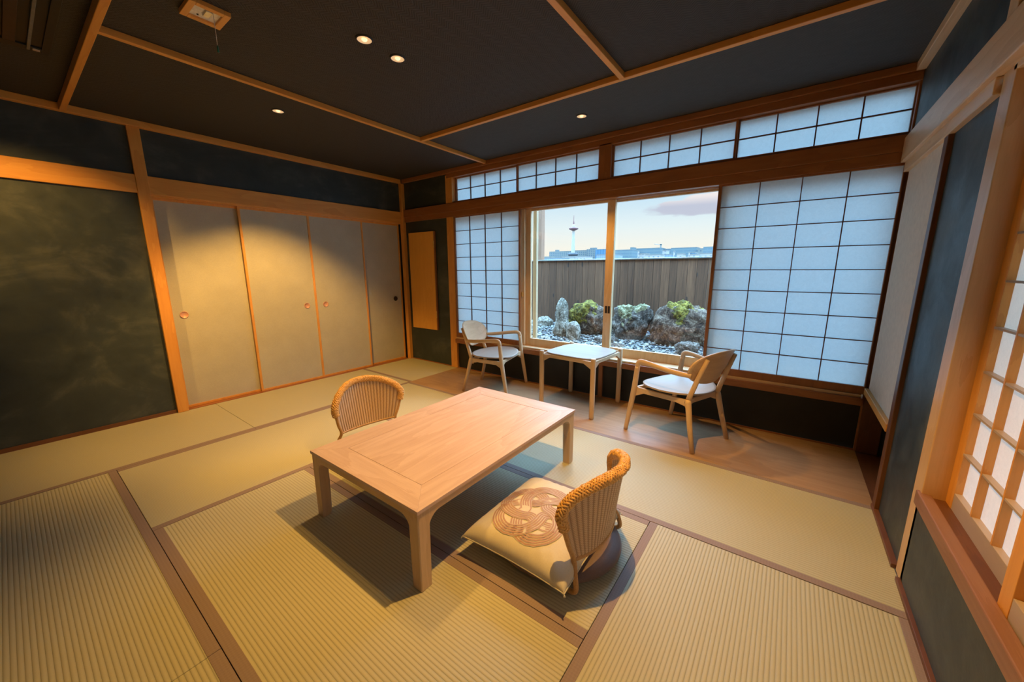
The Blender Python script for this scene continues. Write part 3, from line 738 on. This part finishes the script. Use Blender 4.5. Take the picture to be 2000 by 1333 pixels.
# ------------------------------------------------------------------ rattan floor chairs
def zt_(s): return .322 + (.462 - .322) * max(0.0, 1 - abs(s) ** 2.3) ** 0.5
def back_pt(s, t, off=0.0):
    """s across (-1..1), t bottom to top; local x across, y forward"""
    ztop = zt_(s); zb = .130 + .010 * s * s
    u = s * (.203 + .043 * t ** 0.8); z = zb + (ztop - zb) * t
    hz = (z - .13) / .33
    bk = .020 - .048 * s * s + hz * (.050) - .11 * s * s * hz
    return Vector((u, -bk - off, z))
def rattan_chair(label, loc, rz):
    e = tag(empty('rattan_floor_chair', loc, rz), label, 'floor chair', 'legless rattan chairs at the low table')
    ns, ntt = 312, 44; ribs = 24
    m = MB(); uv = m.bm.loops.layers.uv.new('UVMap'); G = []
    for side in (0, 1):
        g = []
        for i in range(ns + 1):
            s = -1 + 2 * i / ns; rb = abs(math.sin(PI * (s + 1) / 2 * ribs)) ** 0.7
            col = []
            for j in range(ntt + 1):
                o = (-0.0065 if side == 0 else 0.0022) * rb + (0.0015 if side else -0.0015)
                col.append(m.bm.verts.new(back_pt(s, j / ntt, o)))
            g.append(col)
        G.append(g)
        for i in range(ns):
            for j in range(ntt):
                fc = m.bm.faces.new((g[i][j], g[i + 1][j], g[i + 1][j + 1], g[i][j + 1])); fc.smooth = True
                for lp, (ii, jj) in zip(fc.loops, ((i, j), (i + 1, j), (i + 1, j + 1), (i, j + 1))):
                    lp[uv].uv = (ii / ns * ribs * 2, jj / ntt * 34)
    m.build('woven_back', WEAVE, e)
    # side poles from the floor, up the sides, carrying the weave
    for s in (-1, 1):
        pth = spline([(s * .215, .085, .018), (s * .226, .03, .016), (s * .229, .004, .035), (s * .222, .012, .085)] + [tuple(back_pt(s, t)) for t in (0.0, .35, .7, 1.0)], 5)
        MB().tube(pth, .0105, 10).build('side_pole', CANE2, e)
    MB().tube([back_pt(-1 + 2 * k / 24, 0.0) for k in range(25)], .009, 10).build('lower_rail', CANE2, e)
    # braided rim
    top = [back_pt(s, 1.0) for s in [math.sin(PI / 2 * (-1 + 2 * k / 90)) for k in range(91)]]
    endl = [back_pt(-1, t) for t in (.78, .86, .93)]; endr = [back_pt(1, t) for t in (.93, .86, .78)]
    top = endl + top + endr
    L = [0]
    for p, q_ in zip(top[:-1], top[1:]): L.append(L[-1] + (q_ - p).length)
    N_ = 320; cen = []; j = 0
    for k in range(N_ + 1):
        d = L[-1] * k / N_
        while j < len(L) - 2 and L[j + 1] < d: j += 1
        cen.append(top[j].lerp(top[j + 1], (d - L[j]) / max(1e-9, L[j + 1] - L[j])))
    for _ in range(6): cen = [cen[0]] + [(cen[k - 1] + cen[k] * 2 + cen[k + 1]) / 4 for k in range(1, N_)] + [cen[-1]]
    m = MB(); m.tube(cen[::4], .0170, 10)
    nst = 7
    for dirn in (1, -1):
        for q_ in range(nst):
            path = []
            for k in range(0, N_ + 1, 2):
                t = (cen[min(k + 2, N_)] - cen[max(k - 2, 0)]).normalized()
                nn = Vector((0, 1, 0)); nn = (nn - t * nn.dot(t)).normalized(); bb = t.cross(nn)
                al = 2 * PI * q_ / nst + dirn * 2 * PI * (k / N_) * 9.0
                wob = 0.0190 + 0.0024 * math.sin(k * 2 * PI / 8 * 1.0 + q_ * PI + (PI if dirn > 0 else 0))
                path.append(cen[k] + (nn * math.cos(al) + bb * math.sin(al)) * wob)
            m.tube(path, .0042, 6)
    m.build('braided_rim', CANE, e)
    # seat hoop and padded base
    MB().tube([(.245 * math.cos(2 * PI * k / 40) * (1.0), .235 + .245 * math.sin(2 * PI * k / 40), .016) for k in range(40)], .0115, 10, closed=True).build('seat_hoop', CANE2, e)
    m = MB().lathe([(0, .022), (.225, .018), (.262, .024), (.278, .038), (.270, .052), (.235, .062), (0, .066)], 48, 0, .205)
    m.build('seat_pad', PADCLOTH, e)
    return e
rattan_chair('rattan floor chair right of the low table, printed cushion on its seat', (3.752, -1.985, 0.0), PI / 2)
rattan_chair('rattan floor chair left of the low table, its back towards the sliding doors', (1.905, -1.905, 0.0), -PI / 2 - 0.12)

# ------------------------------------------------------------------ floor cushions with a knot print
def cushion(label, loc, rz, rings=True):
    m = MB(); n = 60; S1, S2 = .252, .282; hgt = .088
    def sh(u, v):
        k = 1 - .045 * (1 - v * v) ; k2 = 1 - .045 * (1 - u * u)
        x = S1 * u * k; y = S2 * v * k2
        return x, y
    def hz(u, v):
        a_ = max(0, 1 - abs(u) ** 3.0); b_ = max(0, 1 - abs(v) ** 3.0)
        base = (a_ * b_) ** .36
        x, y = sh(u, v)
        edge = max(abs(u), abs(v))
        wr = noise.noise(Vector((x * 16, y * 16, 1.3))) * .0035 + noise.noise(Vector((x * 42 + (4 if abs(u) > abs(v) else 0), y * 42, 3.3))) * .003 * edge ** 4
        ang = math.atan2(v, u); wr += math.sin(ang * 34 + 2 * noise.noise(Vector((x * 9, y * 9, 7)))) * .0050 * max(0, edge - .55) * 2 * base
        return hgt * base, wr * base
    for sd in (1, -1):
        g = []
        for i in range(n + 1):
            row = []
            for j in range(n + 1):
                u = math.sin(PI / 2 * (-1 + 2 * i / n)); v = math.sin(PI / 2 * (-1 + 2 * j / n))
                x, y = sh(u, v); h_, wr = hz(u, v)
                row.append(m.bm.verts.new((x, y, (h_ + wr if sd > 0 else -h_ * .25) )))
            g.append(row)
        for i in range(n):
            for j in range(n):
                vs = (g[i][j], g[i + 1][j], g[i + 1][j + 1], g[i][j + 1])
                fc = m.bm.faces.new(vs if sd > 0 else vs[::-1]); fc.smooth = True
    bmesh.ops.remove_doubles(m.bm, verts=m.bm.verts, dist=0.0004)
    # knot print: a five-lobed rope knot of parallel bands, lying in the cloth
    def surf(x, y, up):
        u = x / S1; v = y / S2
        for _ in range(5): u, v = x / S1 / (1 - .045 * (1 - v * v)), y / S2 / (1 - .045 * (1 - u * u))
        h_, wr = hz(u, v); return Vector((x, y, h_ + wr + up))
    A0, B0 = .112, .062; NS = 1200
    def kp(t, off):
        r = A0 + B0 * math.cos(5 * t / 3); 
        p = Vector((r * math.cos(t + .3) - .02, r * math.sin(t + .3) - .045))
        dt = 1e-3; r2 = A0 + B0 * math.cos(5 * (t + dt) / 3)
        d = Vector((r2 * math.cos(t + dt + .3) - .02, r2 * math.sin(t + dt + .3) - .045)) - p; d.normalize()
        return p + Vector((-d.y, d.x)) * off
    def ribbon(o0, o1, up, mi):
        prev = None; first = None
        for k in range(NS + 1):
            t = 6 * PI * k / NS; z = up + .0009 * (1 + math.sin(5 * t / 3))
            a_ = kp(t, o0); b_ = kp(t, o1)
            cur = (m.bm.verts.new(surf(a_.x, a_.y, z)), m.bm.verts.new(surf(b_.x, b_.y, z)))
            if prev:
                fc = m.bm.faces.new((prev[0], prev[1], cur[1], cur[0])); fc.material_index = mi; fc.smooth = True
            prev = cur
    hw = .0275
    ribbon(-hw, hw, .0014, 0)
    for q_ in range(5):
        c = -hw + (2 * hw) * (q_ + .5) / 5
        ribbon(c - .0036, c + .0036, .0018, 1)
    me_lo = m.build('zabuton_cushion', [CUSH, KNOT], None, fixn=False)
    me_lo.location = loc; me_lo.rotation_euler = (0, 0, rz)
    tag(me_lo, label, 'cushion', 'printed floor cushions on the rattan chairs')
    # piping along the seam, and corner tassels
    path = []
    for a_, b_, c_, d_ in ((-1, -1, 1, -1), (1, -1, 1, 1), (1, 1, -1, 1), (-1, 1, -1, -1)):
        for k in range(20):
            t = k / 20; u = a_ + (c_ - a_) * t; v = b_ + (d_ - b_) * t; x, y = sh(u, v); path.append((x * 1.004, y * 1.004, 0.0))
    MB().tube(path, .0028, 6, closed=True).build('piping', CUSH, me_lo)
    for su, sv in ((-1, -1), (1, -1), (1, 1), (-1, 1)):
        x, y = sh(su, sv); mt = MB()
        for q_ in range(5):
            an = math.atan2(sv, su) + (q_ - 2) * .22
            mt.tube([(x, y, 0), (x + .005 * math.cos(an), y + .005 * math.sin(an), -.003), (x + .009 * math.cos(an), y + .009 * math.sin(an), -.008)], .0012, 5)
        mt.build('tassel', CUSH, me_lo)
    return me_lo
CU = cushion('cream floor cushion with a brown rope knot print, on the right rattan chair', (3.492, -2.020, .088), 0.0)
CU2 = copy_tree(CU); CU2.location = (2.245, -1.86, .090); CU2.rotation_euler = (0, 0, PI - .12)
CU2['label'] = 'cream floor cushion mostly hidden between the left rattan chair and the low table'

# ------------------------------------------------------------------ ceiling fittings
LAB = ['round recessed ceiling lamp nearer the viewer of the close pair', 'round recessed ceiling lamp of the close pair, the one nearer the window',
       'small recessed ceiling lamp above the sliding doors', 'small recessed ceiling lamp in the strip above the side table',
       'recessed ceiling lamp above the right rattan chair', 'recessed ceiling lamp over the near left mats', 'added fill lamp, unseen, recessed in the ceiling above the viewer']
for (x, y, pw, cone, bl, tl), lab in zip(SPOTS, LAB):
    e = tag(empty('downlight', (x, y, H - 0.004)), lab, 'ceiling lamp', 'recessed ceiling lamps')
    MB().lathe([(0.036, 0.002), (0.036, -0.003), (0.041, -0.004), (0.044, 0.003)], 32).build('trim_ring', BLACK, e)
    MB().lathe([(0.0365, -0.001), (0.030, 0.002), (0.0, 0.0025)], 32).build('reflector', REFL, e)
    MB().lathe([(0.0, -0.006), (0.010, -0.005), (0.014, -0.001), (0.014, 0.001)], 20).build('bulb', BULB, e)
    ld = bpy.data.lights.new('lamp_light', 'SPOT'); ld.energy = pw; ld.color = WARM; ld.spot_size = math.radians(cone); ld.spot_blend = bl; ld.shadow_soft_size = 0.013
    lo = bpy.data.objects.new('lamp_light', ld); COL.objects.link(lo); lo.parent = e; lo.location = (0, 0, -0.016); lo.rotation_euler = (math.radians(tl[1]), math.radians(-tl[0]), 0)

fx = tag(empty('emergency_light', (2.015, -2.603, H)), 'small wood framed emergency light with a pull cord on the ceiling', 'ceiling fitting')
f = MB(); q0, q1 = .076, .050
f.box(-q0, q0, -q0, -q1, -.021, -.001).box(-q0, q0, q1, q0, -.021, -.001).box(-q0, -q1, -q1, q1, -.021, -.001).box(q1, q0, -q1, q1, -.021, -.001)
f.build('wood_frame', WX('cypress'), fx, 0.002)
cp = MB().box(-q1, q1, -q1, q1, -.012, -.001).build('cover_plate', WHITE, fx)
MB().box(-.012, .038, -.008, .018, -.020, -.0122).build('reflector_box', STEEL, cp, 0.002)
MB().lathe([(0, -.016), (.004, -.015), (.004, -.0122)], 12, -.03, -.02).build('indicator', BLACK, cp)
co = MB().tube([(.040, .018, -.012), (.040, .018, -.145)], .0011, 6).build('pull_cord', WHITE, fx)
MB().lathe([(0, -.175), (.0045, -.172), (.0035, -.150), (.001, -.144)], 12, .040, .018).build('cord_bead', plain('green_plastic', (.02, .12, .07), .4), co)

ac = tag(empty('ceiling_air_conditioner', (1.6, -3.28, H)), 'black slotted air conditioner set into the ceiling at upper left', 'air conditioner')
f = MB().box(-.68, .68, .255, .285, -.012, -.001).box(-.68, .68, -.30, -.27, -.012, -.001).box(-.68, -.62, -.27, .255, -.012, -.001).box(.62, .68, -.27, .255, -.012, -.001)
f.build('outer_frame', BLACK, ac, 0.002)
MB().box(-.62, .62, -.27, .255, -.004, -.001).build('inner_tray', BLACK, ac)
MB().box(-.66, .62, .205, .217, -.016, -.004).build('louvre', GREY, ac, 0.002)
MB().box(-.62, .62, .130, .170, -.012, -.004).build('louvre', DARKMETAL, ac, 0.002)
MB().box(-.62, .62, -.10, .02, -.012, -.004).build('intake_grille', BLACK, ac, 0.002)
MB().box(-.655, -.63, .225, .250, -.015, -.0121).build('sensor_window', STEEL, ac, 0.001)

# ------------------------------------------------------------------ rock garden outside the window
gb = MB(); nx, ny = 60, 26; gg = []
def gz(x, y): return .375 + .062 * (y - .3) + .02 * noise.noise(Vector((x * 2.2, y * 2.2, 0)))
for i in range(nx + 1):
    gg.append([gb.bm.verts.new((-.6 + 6.2 * i / nx, .14 + 1.52 * j / ny, gz(-.6 + 6.2 * i / nx, .14 + 1.52 * j / ny) - .015)) for j in range(ny + 1)])
for i in range(nx):
    for j in range(ny): gb.bm.faces.new((gg[i][j], gg[i + 1][j], gg[i + 1][j + 1], gg[i][j + 1]))
struct(gb.build('ground_garden_bed', rock_mat('bed_grit', (.03, .03, .035), (.07, .07, .08), (.14, .14, .15))), 'dark grit bed of the small garden outside the window', 'ground')
def pebble_bm(m, c, r, mi=0):
    v0 = bmesh.ops.create_icosphere(m.bm, subdivisions=1, radius=1.0)['verts']
    rot = Matrix.Rotation(random.random() * 6.28, 3, 'Z') @ Matrix.Rotation(random.uniform(-.5, .5), 3, 'X')
    sc = Vector((r * random.uniform(.8, 1.3), r * random.uniform(.7, 1.0), r * random.uniform(.45, .7)))
    for v in v0: v.co = rot @ Vector((v.co.x * sc.x, v.co.y * sc.y, v.co.z * sc.z)) + c
    for v in v0:
        for f_ in v.link_faces: f_.material_index = mi; f_.smooth = True
m = MB()
for _ in range(4200):
    x = random.uniform(.9, 4.1); y = random.uniform(.2, 1.58)
    pebble_bm(m, Vector((x, y, gz(x, y) - .004)), random.uniform(.010, .024), random.choice((0, 0, 0, 1, 2)))
tag(m.build('gravel', [plain('pebble_grey', (.27, .23, .20), .7, 0, 20, .3), plain('pebble_pale', (.50, .43, .36), .7, 0, 20, .2), plain('pebble_dark', (.09, .08, .075), .7, 0, 20, .3)], fixn=False),
    'grey and white gravel spread around the garden rocks', 'gravel', kind='stuff')

ROCK_G = rock_mat('pale_rock', (.05, .035, .022), (.27, .205, .15), (.68, .58, .47))
ROCK_B = rock_mat('brown_rock', (.015, .008, .005), (.12, .058, .032), (.36, .25, .17))
ROCK_D = rock_mat('dark_rock', (.015, .010, .008), (.11, .072, .052), (.40, .32, .26))
MOSS = rock_mat('moss', (.02, .015, .003), (.17, .112, .010), (.50, .34, .05)); MOSS2 = rock_mat('lichen', (.05, .04, .02), (.26, .21, .10), (.62, .52, .30))
def rock(label, base, size, mat, seed, prof=None, moss=None, rough=.30, rz=0.0, name='garden_rock'):
    m = MB(); bmesh.ops.create_icosphere(m.bm, subdivisions=5, radius=1.0)
    def disp(p):
        q_ = p * 1.3 + Vector((seed * 7.1, seed * 3.3, seed))
        d = noise.fractal(q_, 1.0, 2.1, 5) * rough + (abs(noise.noise(q_ * 2.4)) - .25) * rough * .6
        rdg = noise.cell(q_ * 1.6) * rough * .18
        r = 1 + d + rdg
        # squarish stone
        k = (abs(p.x) ** 3 + abs(p.y) ** 3 + abs(p.z) ** 3) ** (-1 / 3)
        p2 = p * k * r
        zz = max(0.0, (p2.z + 1) / 2)
        s = prof(zz, p) if prof else (1, 1, 0, 0)
        return Vector((p2.x * s[0] * size[0] / 2 + s[2], p2.y * s[1] * size[1] / 2 + s[3], zz * size[2]))
    org = {v: v.co.copy() for v in m.bm.verts}
    for v, o in org.items(): v.co = disp(o)
    for f_ in m.bm.faces: f_.smooth = True
    o = m.build(name, mat, None, fixn=False); o.location = base; o.rotation_euler = (0, 0, rz)
    tag(o, label, 'rock', 'rocks in the small garden')
    if moss:
        mm, fn = moss; m2 = MB(); bmesh.ops.create_icosphere(m2.bm, subdivisions=6, radius=1.0)
        keep = set()
        for v in m2.bm.verts:
            p = v.co.copy(); msk = fn(p) + noise.fractal(p * 3 + Vector((seed, 0, 0)), 1, 2, 4) * .55
            q_ = disp(p); n_ = p.normalized()
            v.co = q_ + Vector((n_.x * .6, n_.y * .6, n_.z)) * (max(-.012, min(.022, msk * .07)) + .009 * noise.noise(q_ * 55) + .006 * noise.noise(q_ * 120))
            if msk > -.05: keep.add(v)
        dead = [f_ for f_ in m2.bm.faces if not any(v in keep for v in f_.verts)]
        bmesh.ops.delete(m2.bm, geom=dead, context='FACES')
        for f_ in m2.bm.faces: f_.smooth = True
        m2.build('moss', mm, o, fixn=False)
    return o
def spire(z, p): k = max(.16, 1.0 - .66 * z ** 1.1 + .10 * math.sin(z * 9)); return (k, k, -.02 * z, 0)
rock('tall pale pointed rock standing at the left of the window garden', (1.99, .85, .34), (.27, .24, .53), ROCK_G, 1.7, spire, None, .22)
rock('low pale rounded rock leaning against the tall pointed one', (2.185, .77, .33), (.16, .15, .27), ROCK_G, 5.2, None, None, .14)
rock('small grey rock tip behind the tall pointed one', (1.85, 1.06, .36), (.14, .14, .42), ROCK_D, 8.2, None, None, .25)
rock('wide mossy rock between the pointed rock and the middle of the window', (2.205, 1.16, .32), (.50, .42, .47), ROCK_B, 2.3, None, (MOSS, lambda p: .75 * p.z - .6 * p.x - .35 * p.y - .50), .22)
rock('dark craggy rock with a patch of moss just right of the window middle', (2.765, 1.12, .33), (.44, .40, .46), ROCK_D, 3.9, (lambda z, p: (.62 + .5 * z, .8, .03 * z, 0)), (MOSS2, lambda p: .8 * p.z - 1.1 * abs(p.x + .1) - .3 * p.y - .35), .26)
rock('big brown rock with a green moss cap at the right of the window', (3.345, 1.12, .33), (.62, .50, .53), ROCK_B, 6.4, (lambda z, p: (1.05 - .32 * z * z, 1 - .3 * z, .02 * z, 0)), (MOSS, lambda p: 1.0 * p.z - .5 * abs(p.x - .05) - .35 * p.y - .72), .24)
rock('small dark rock in the gravel in front of the big brown one', (3.52, .66, .35), (.20, .16, .17), ROCK_D, 7.7, None, None, .26)
rock('flat brownish rock in the gravel below the window middle', (2.77, .70, .33), (.20, .14, .08), ROCK_B, 9.1, None, None, .2)
rock('pale stone at the far left behind the window frame', (1.45, 1.30, .36), (.22, .2, .20), ROCK_G, 4.4, None, None, .2)
rock('low flat rock between the two mossy rocks', (2.56, .86, .32), (.26, .2, .14), ROCK_D, 11.3, None, None, .2)

# timber fence, its boards one beside the other
fe = tag(empty('garden_fence', (2.4, 1.62, .30)), 'brown knotty timber fence behind the garden rocks', 'fence')
FM = []
for k in range(4):
    m_, nt_, b_ = new_mat('fence_board_%d' % k)
    tone = (1.0, .78, 1.2, .9)[k]
    v_ = coords(nt_, (1, 1, .05)); n1 = noise_n(nt_, v_, 26 + 3 * k, 6, .62, .8); n2 = noise_n(nt_, v_, 150, 3, .6)
    vo = N(nt_, 'ShaderNodeTexVoronoi'); vo.inputs['Scale'].default_value = 6.0; nt_.links.new(coords(nt_, (1.2, 1, .42)), vo.inputs['Vector'])
    kn = math_n(nt_, 'LESS_THAN', vo.outputs[0], .10); kn = math_n(nt_, 'MULTIPLY', kn, .75)
    a_ = math_n(nt_, 'ADD', math_n(nt_, 'MULTIPLY', n1, .7), math_n(nt_, 'MULTIPLY', n2, .3))
    c_ = ramp(nt_, a_, [(.32, tuple(c * tone for c in (.085, .034, .015))), (.66, tuple(c * tone for c in (.22, .095, .044)))])
    nt_.links.new(mixc(nt_, kn, c_, (.03, .02, .016)), b_.inputs['Base Color']); b_.inputs['Roughness'].default_value = .8
    bump(nt_, b_, a_, .4, .004); FM.append(m_)
x = -1.4; k = 0
rnd = random.Random(3)
while x < 2.9:
    wd = rnd.choice((.085, .105, .12, .12, .10))
    MB().box(x + .0015, x + wd - .0015, -.009 + rnd.uniform(-.002, .002), .009, 0, 1.065).build('fence_board', FM[rnd.randrange(4)], fe, 0.0015)
    x += wd
MB().box(-1.4, 2.9, -.035, .035, 1.066, 1.080).build('cap_rail', STEEL, fe, 0.002)
MB().box(-1.4, 2.9, .012, .05, .2, .28).build('back_rail', WX('fence'), fe)
MB().box(-1.4, 2.9, .012, .05, .8, .88).build('back_rail', WX('fence'), fe)
tag(bx('timber_post', 1.02, 1.125, 1.70, 1.79, -.30, 2.75, WZ('sill'), None, .004), 'tall timber post rising at the left end of the fence', 'post')
# ------------------------------------------------------------------ the city beyond
struct(MB().box(-1800, 1400, 30, 2500, -31, -30).build('ground_city', plain('city_ground', (.20, .18, .16), .9, 0, .05, .3)), 'distant city ground beyond the fence', 'ground')
F1 = facade_mat('facade_windowed', (.34, .45, .52), (.12, .22, .38), 5.2, 4.2); F2 = facade_mat('facade_plain', (.36, .48, .56), (.26, .40, .52), 9.0, 6.0, .8, .5)
F3 = facade_mat('facade_blue', (.10, .30, .62), (.16, .40, .72), 6.0, 30, .5, .9); F4 = facade_mat('facade_white', (.66, .76, .88), (.30, .42, .60), 4.4, 3.8, .35, .4)
F5 = facade_mat('facade_slab', (.26, .42, .55), (.20, .35, .50), 14.0, 5.0, .9, .4); F6 = facade_mat('facade_pale_blue', (.42, .62, .90), (.34, .55, .85), 3.0, 40, .4, .9)
CITY = [('hotel_block', -476.5, -405, 800, 42.9, 30, F1, 'long windowed hotel block left of the white tower'),
        ('roof_hut', -463.8, -456.7, 806, 46.9, 12, F2, 'small roof hut on top of the long hotel block'),
        ('office_block', -402.4, -371.0, 790, 43.2, 30, F1, 'windowed office block directly right of the white tower'),
        ('office_block', -368.4, -346.5, 780, 44.0, 30, F1, 'office block second to the right of the white tower'),
        ('roof_hut', -363.4, -350.0, 786, 47.3, 15, F2, 'roof hut on the second block right of the tower'),
        ('glass_block', -338.7, -312.0, 760, 42.3, 30, F3, 'blue glass block beside the window stile'),
        ('house_cluster', -371.0, -356.7, 600, 24.0, 20, F2, 'low houses at the far left of the skyline'),
        ('low_building', -231.8, -223.1, 420, 16.9, 20, F4, 'small white low building below the hotel block'),
        ('low_building', -201.6, -189.2, 400, 15.9, 20, F4, 'small white low building below the office block'),
        ('low_building', -232.7, -209.5, 380, 14.3, 20, F6, 'wide pale blue roof just above the fence at left'),
        ('low_building', -197.1, -176.8, 450, 19.1, 20, F6, 'pale blue hall just left of the window stile'),
        ('station_hall', -246.9, -211.8, 620, 32.6, 30, F5, 'grey hall just right of the window stile'),
        ('station_roof', -246.9, -211.8, 560, 22.5, 20, F6, 'bright pale blue roof in front of the grey hall'),
        ('stair_tower', -242.6, -236.9, 700, 40.3, 16, F5, 'narrow stair tower beside the grey hall'),
        ('long_slab', -243.7, -192.9, 720, 39.0, 30, F5, 'longest flat grey slab under the crane'),
        ('long_slab', -197.4, -180.0, 740, 37.6, 30, F5, 'lower grey slab right of the crane'),
        ('long_slab', -170.3, -129.3, 700, 36.7, 30, F5, 'long flat grey slab right of centre of the skyline'),
        ('long_slab', -127.3, -117.3, 690, 34.0, 24, F1, 'small darker block between two slabs at the right'),
        ('long_slab', -110.5, -70.0, 650, 34.2, 30, F5, 'grey slab at the right end of the skyline'),
        ('white_building', -128.2, -120.2, 400, 17.1, 12, F4, 'white cube building in front of the longest slab'),
        ('chimney', -127.7, -126.6, 396, 19.9, 2, F4, 'thin white chimney on the white cube building'),
        ('white_building', -112.1, -107.8, 430, 21.2, 12, F4, 'narrow white tower block right of the crane'),
        ('white_building', -114.6, -100.2, 380, 15.1, 12, F4, 'wide low white building right of the crane'),
        ('white_building', -100.0, -94.0, 395, 15.6, 12, F6, 'pale blue low building left of the round sign mast'),
        ('sign_mast', -86.1, -85.0, 370, 17.4, 1.5, F4, 'thin white mast standing among low white buildings'),
        ('white_building', -87.7, -82.2, 390, 15.7, 12, F4, 'white building directly behind the thin mast'),
        ('blue_building', -80.5, -75.9, 410, 17.3, 12, F3, 'small blue building at the right of the skyline'),
        ('chimney', -75.2, -74.3, 380, 16.3, 2, F4, 'small white chimney right of the blue building'),
        ('white_building', -75.2, -69.0, 385, 14.8, 12, F4, 'low white building beside the small chimney'),
        ('white_building', -71.9, -40.0, 400, 15.9, 12, F4, 'long white building at the right end above the fence')]
FM2 = plain('roof_parapet', (.18, .16, .14), .8)
for nm, x0, x1, y, zt, dp, mt, lab in CITY:
    cx = (x0 + x1) / 2; hw_ = (x1 - x0) / 2
    zb = {806: 42.9, 786: 44.0}.get(y, -30); dp = 8 if zb > 0 else dp
    e = tag(empty(nm, (cx, y, zb)), lab, 'building'); zt = zt - zb - 30
    MB().box(-hw_, hw_, 0, dp, 0, zt + 30 - .8).build('wall', mt, e)
    MB().box(-hw_ - .2, hw_ + .2, -.2, dp + .2, zt + 30 - .8, zt + 30).build('roof', FM2, e)
cr = tag(empty('tower_crane', (-194.5, 724, 39)), 'tower crane on the roof of the longest slab', 'crane')
MB().box(-1, 1, -1, 1, 0, 6).build('mast', GREY, cr); MB().tube([(0, 0, 5), (-12, 0, 7.0)], .35, 6).build('jib', GREY, cr); MB().box(-1.6, 1.6, -1, 1, 4.5, 6.5).build('cab', GREY, cr)
TW = tag(empty('observation_tower', (-386.6, 750, -30)), 'white observation tower with a reddish disc deck and spire', 'tower')
TWH = plain('tower_white', (.36, .29, .235), .6, 0, .02, .03); TRD = plain('tower_red', (.16, .05, .045), .6, 0, .1, .1); TDK = plain('tower_dark', (.06, .055, .06), .7, 0, .1, .1)
MB().box(-16, 16, -10, 10, 0, 59).build('podium', facade_mat('podium', (.40, .50, .60), (.2, .28, .4), 4, 4), TW)
MB().lathe([(9, 59), (11.5, 62), (11, 64.5), (7, 66), (0, 66)], 24).build('podium_crown', TDK, TW)
MB().lathe([(4.6, 60), (3.9, 75), (3.1, 95), (2.6, 112), (2.6, 114)], 24).build('shaft', TWH, TW)
MB().lathe([(2.6, 112.5), (6.0, 114), (10.0, 116.0), (10.4, 117.2), (8.0, 119.0), (4.5, 120.5), (0, 120.5)], 32).build('disc_deck', TRD, TW)
MB().lathe([(8.2, 116.2), (9.7, 116.9), (9.9, 117.5), (8.0, 118.3)], 32).build('deck_windows', TWH, TW)
MB().lathe([(3.2, 120), (3.0, 123), (2.4, 126), (0, 126.2)], 24).build('upper_drum', TWH, TW)
MB().lathe([(1.6, 126), (1.1, 131), (.6, 133), (.35, 144), (0, 146)], 12).build('spire', TRD, TW)
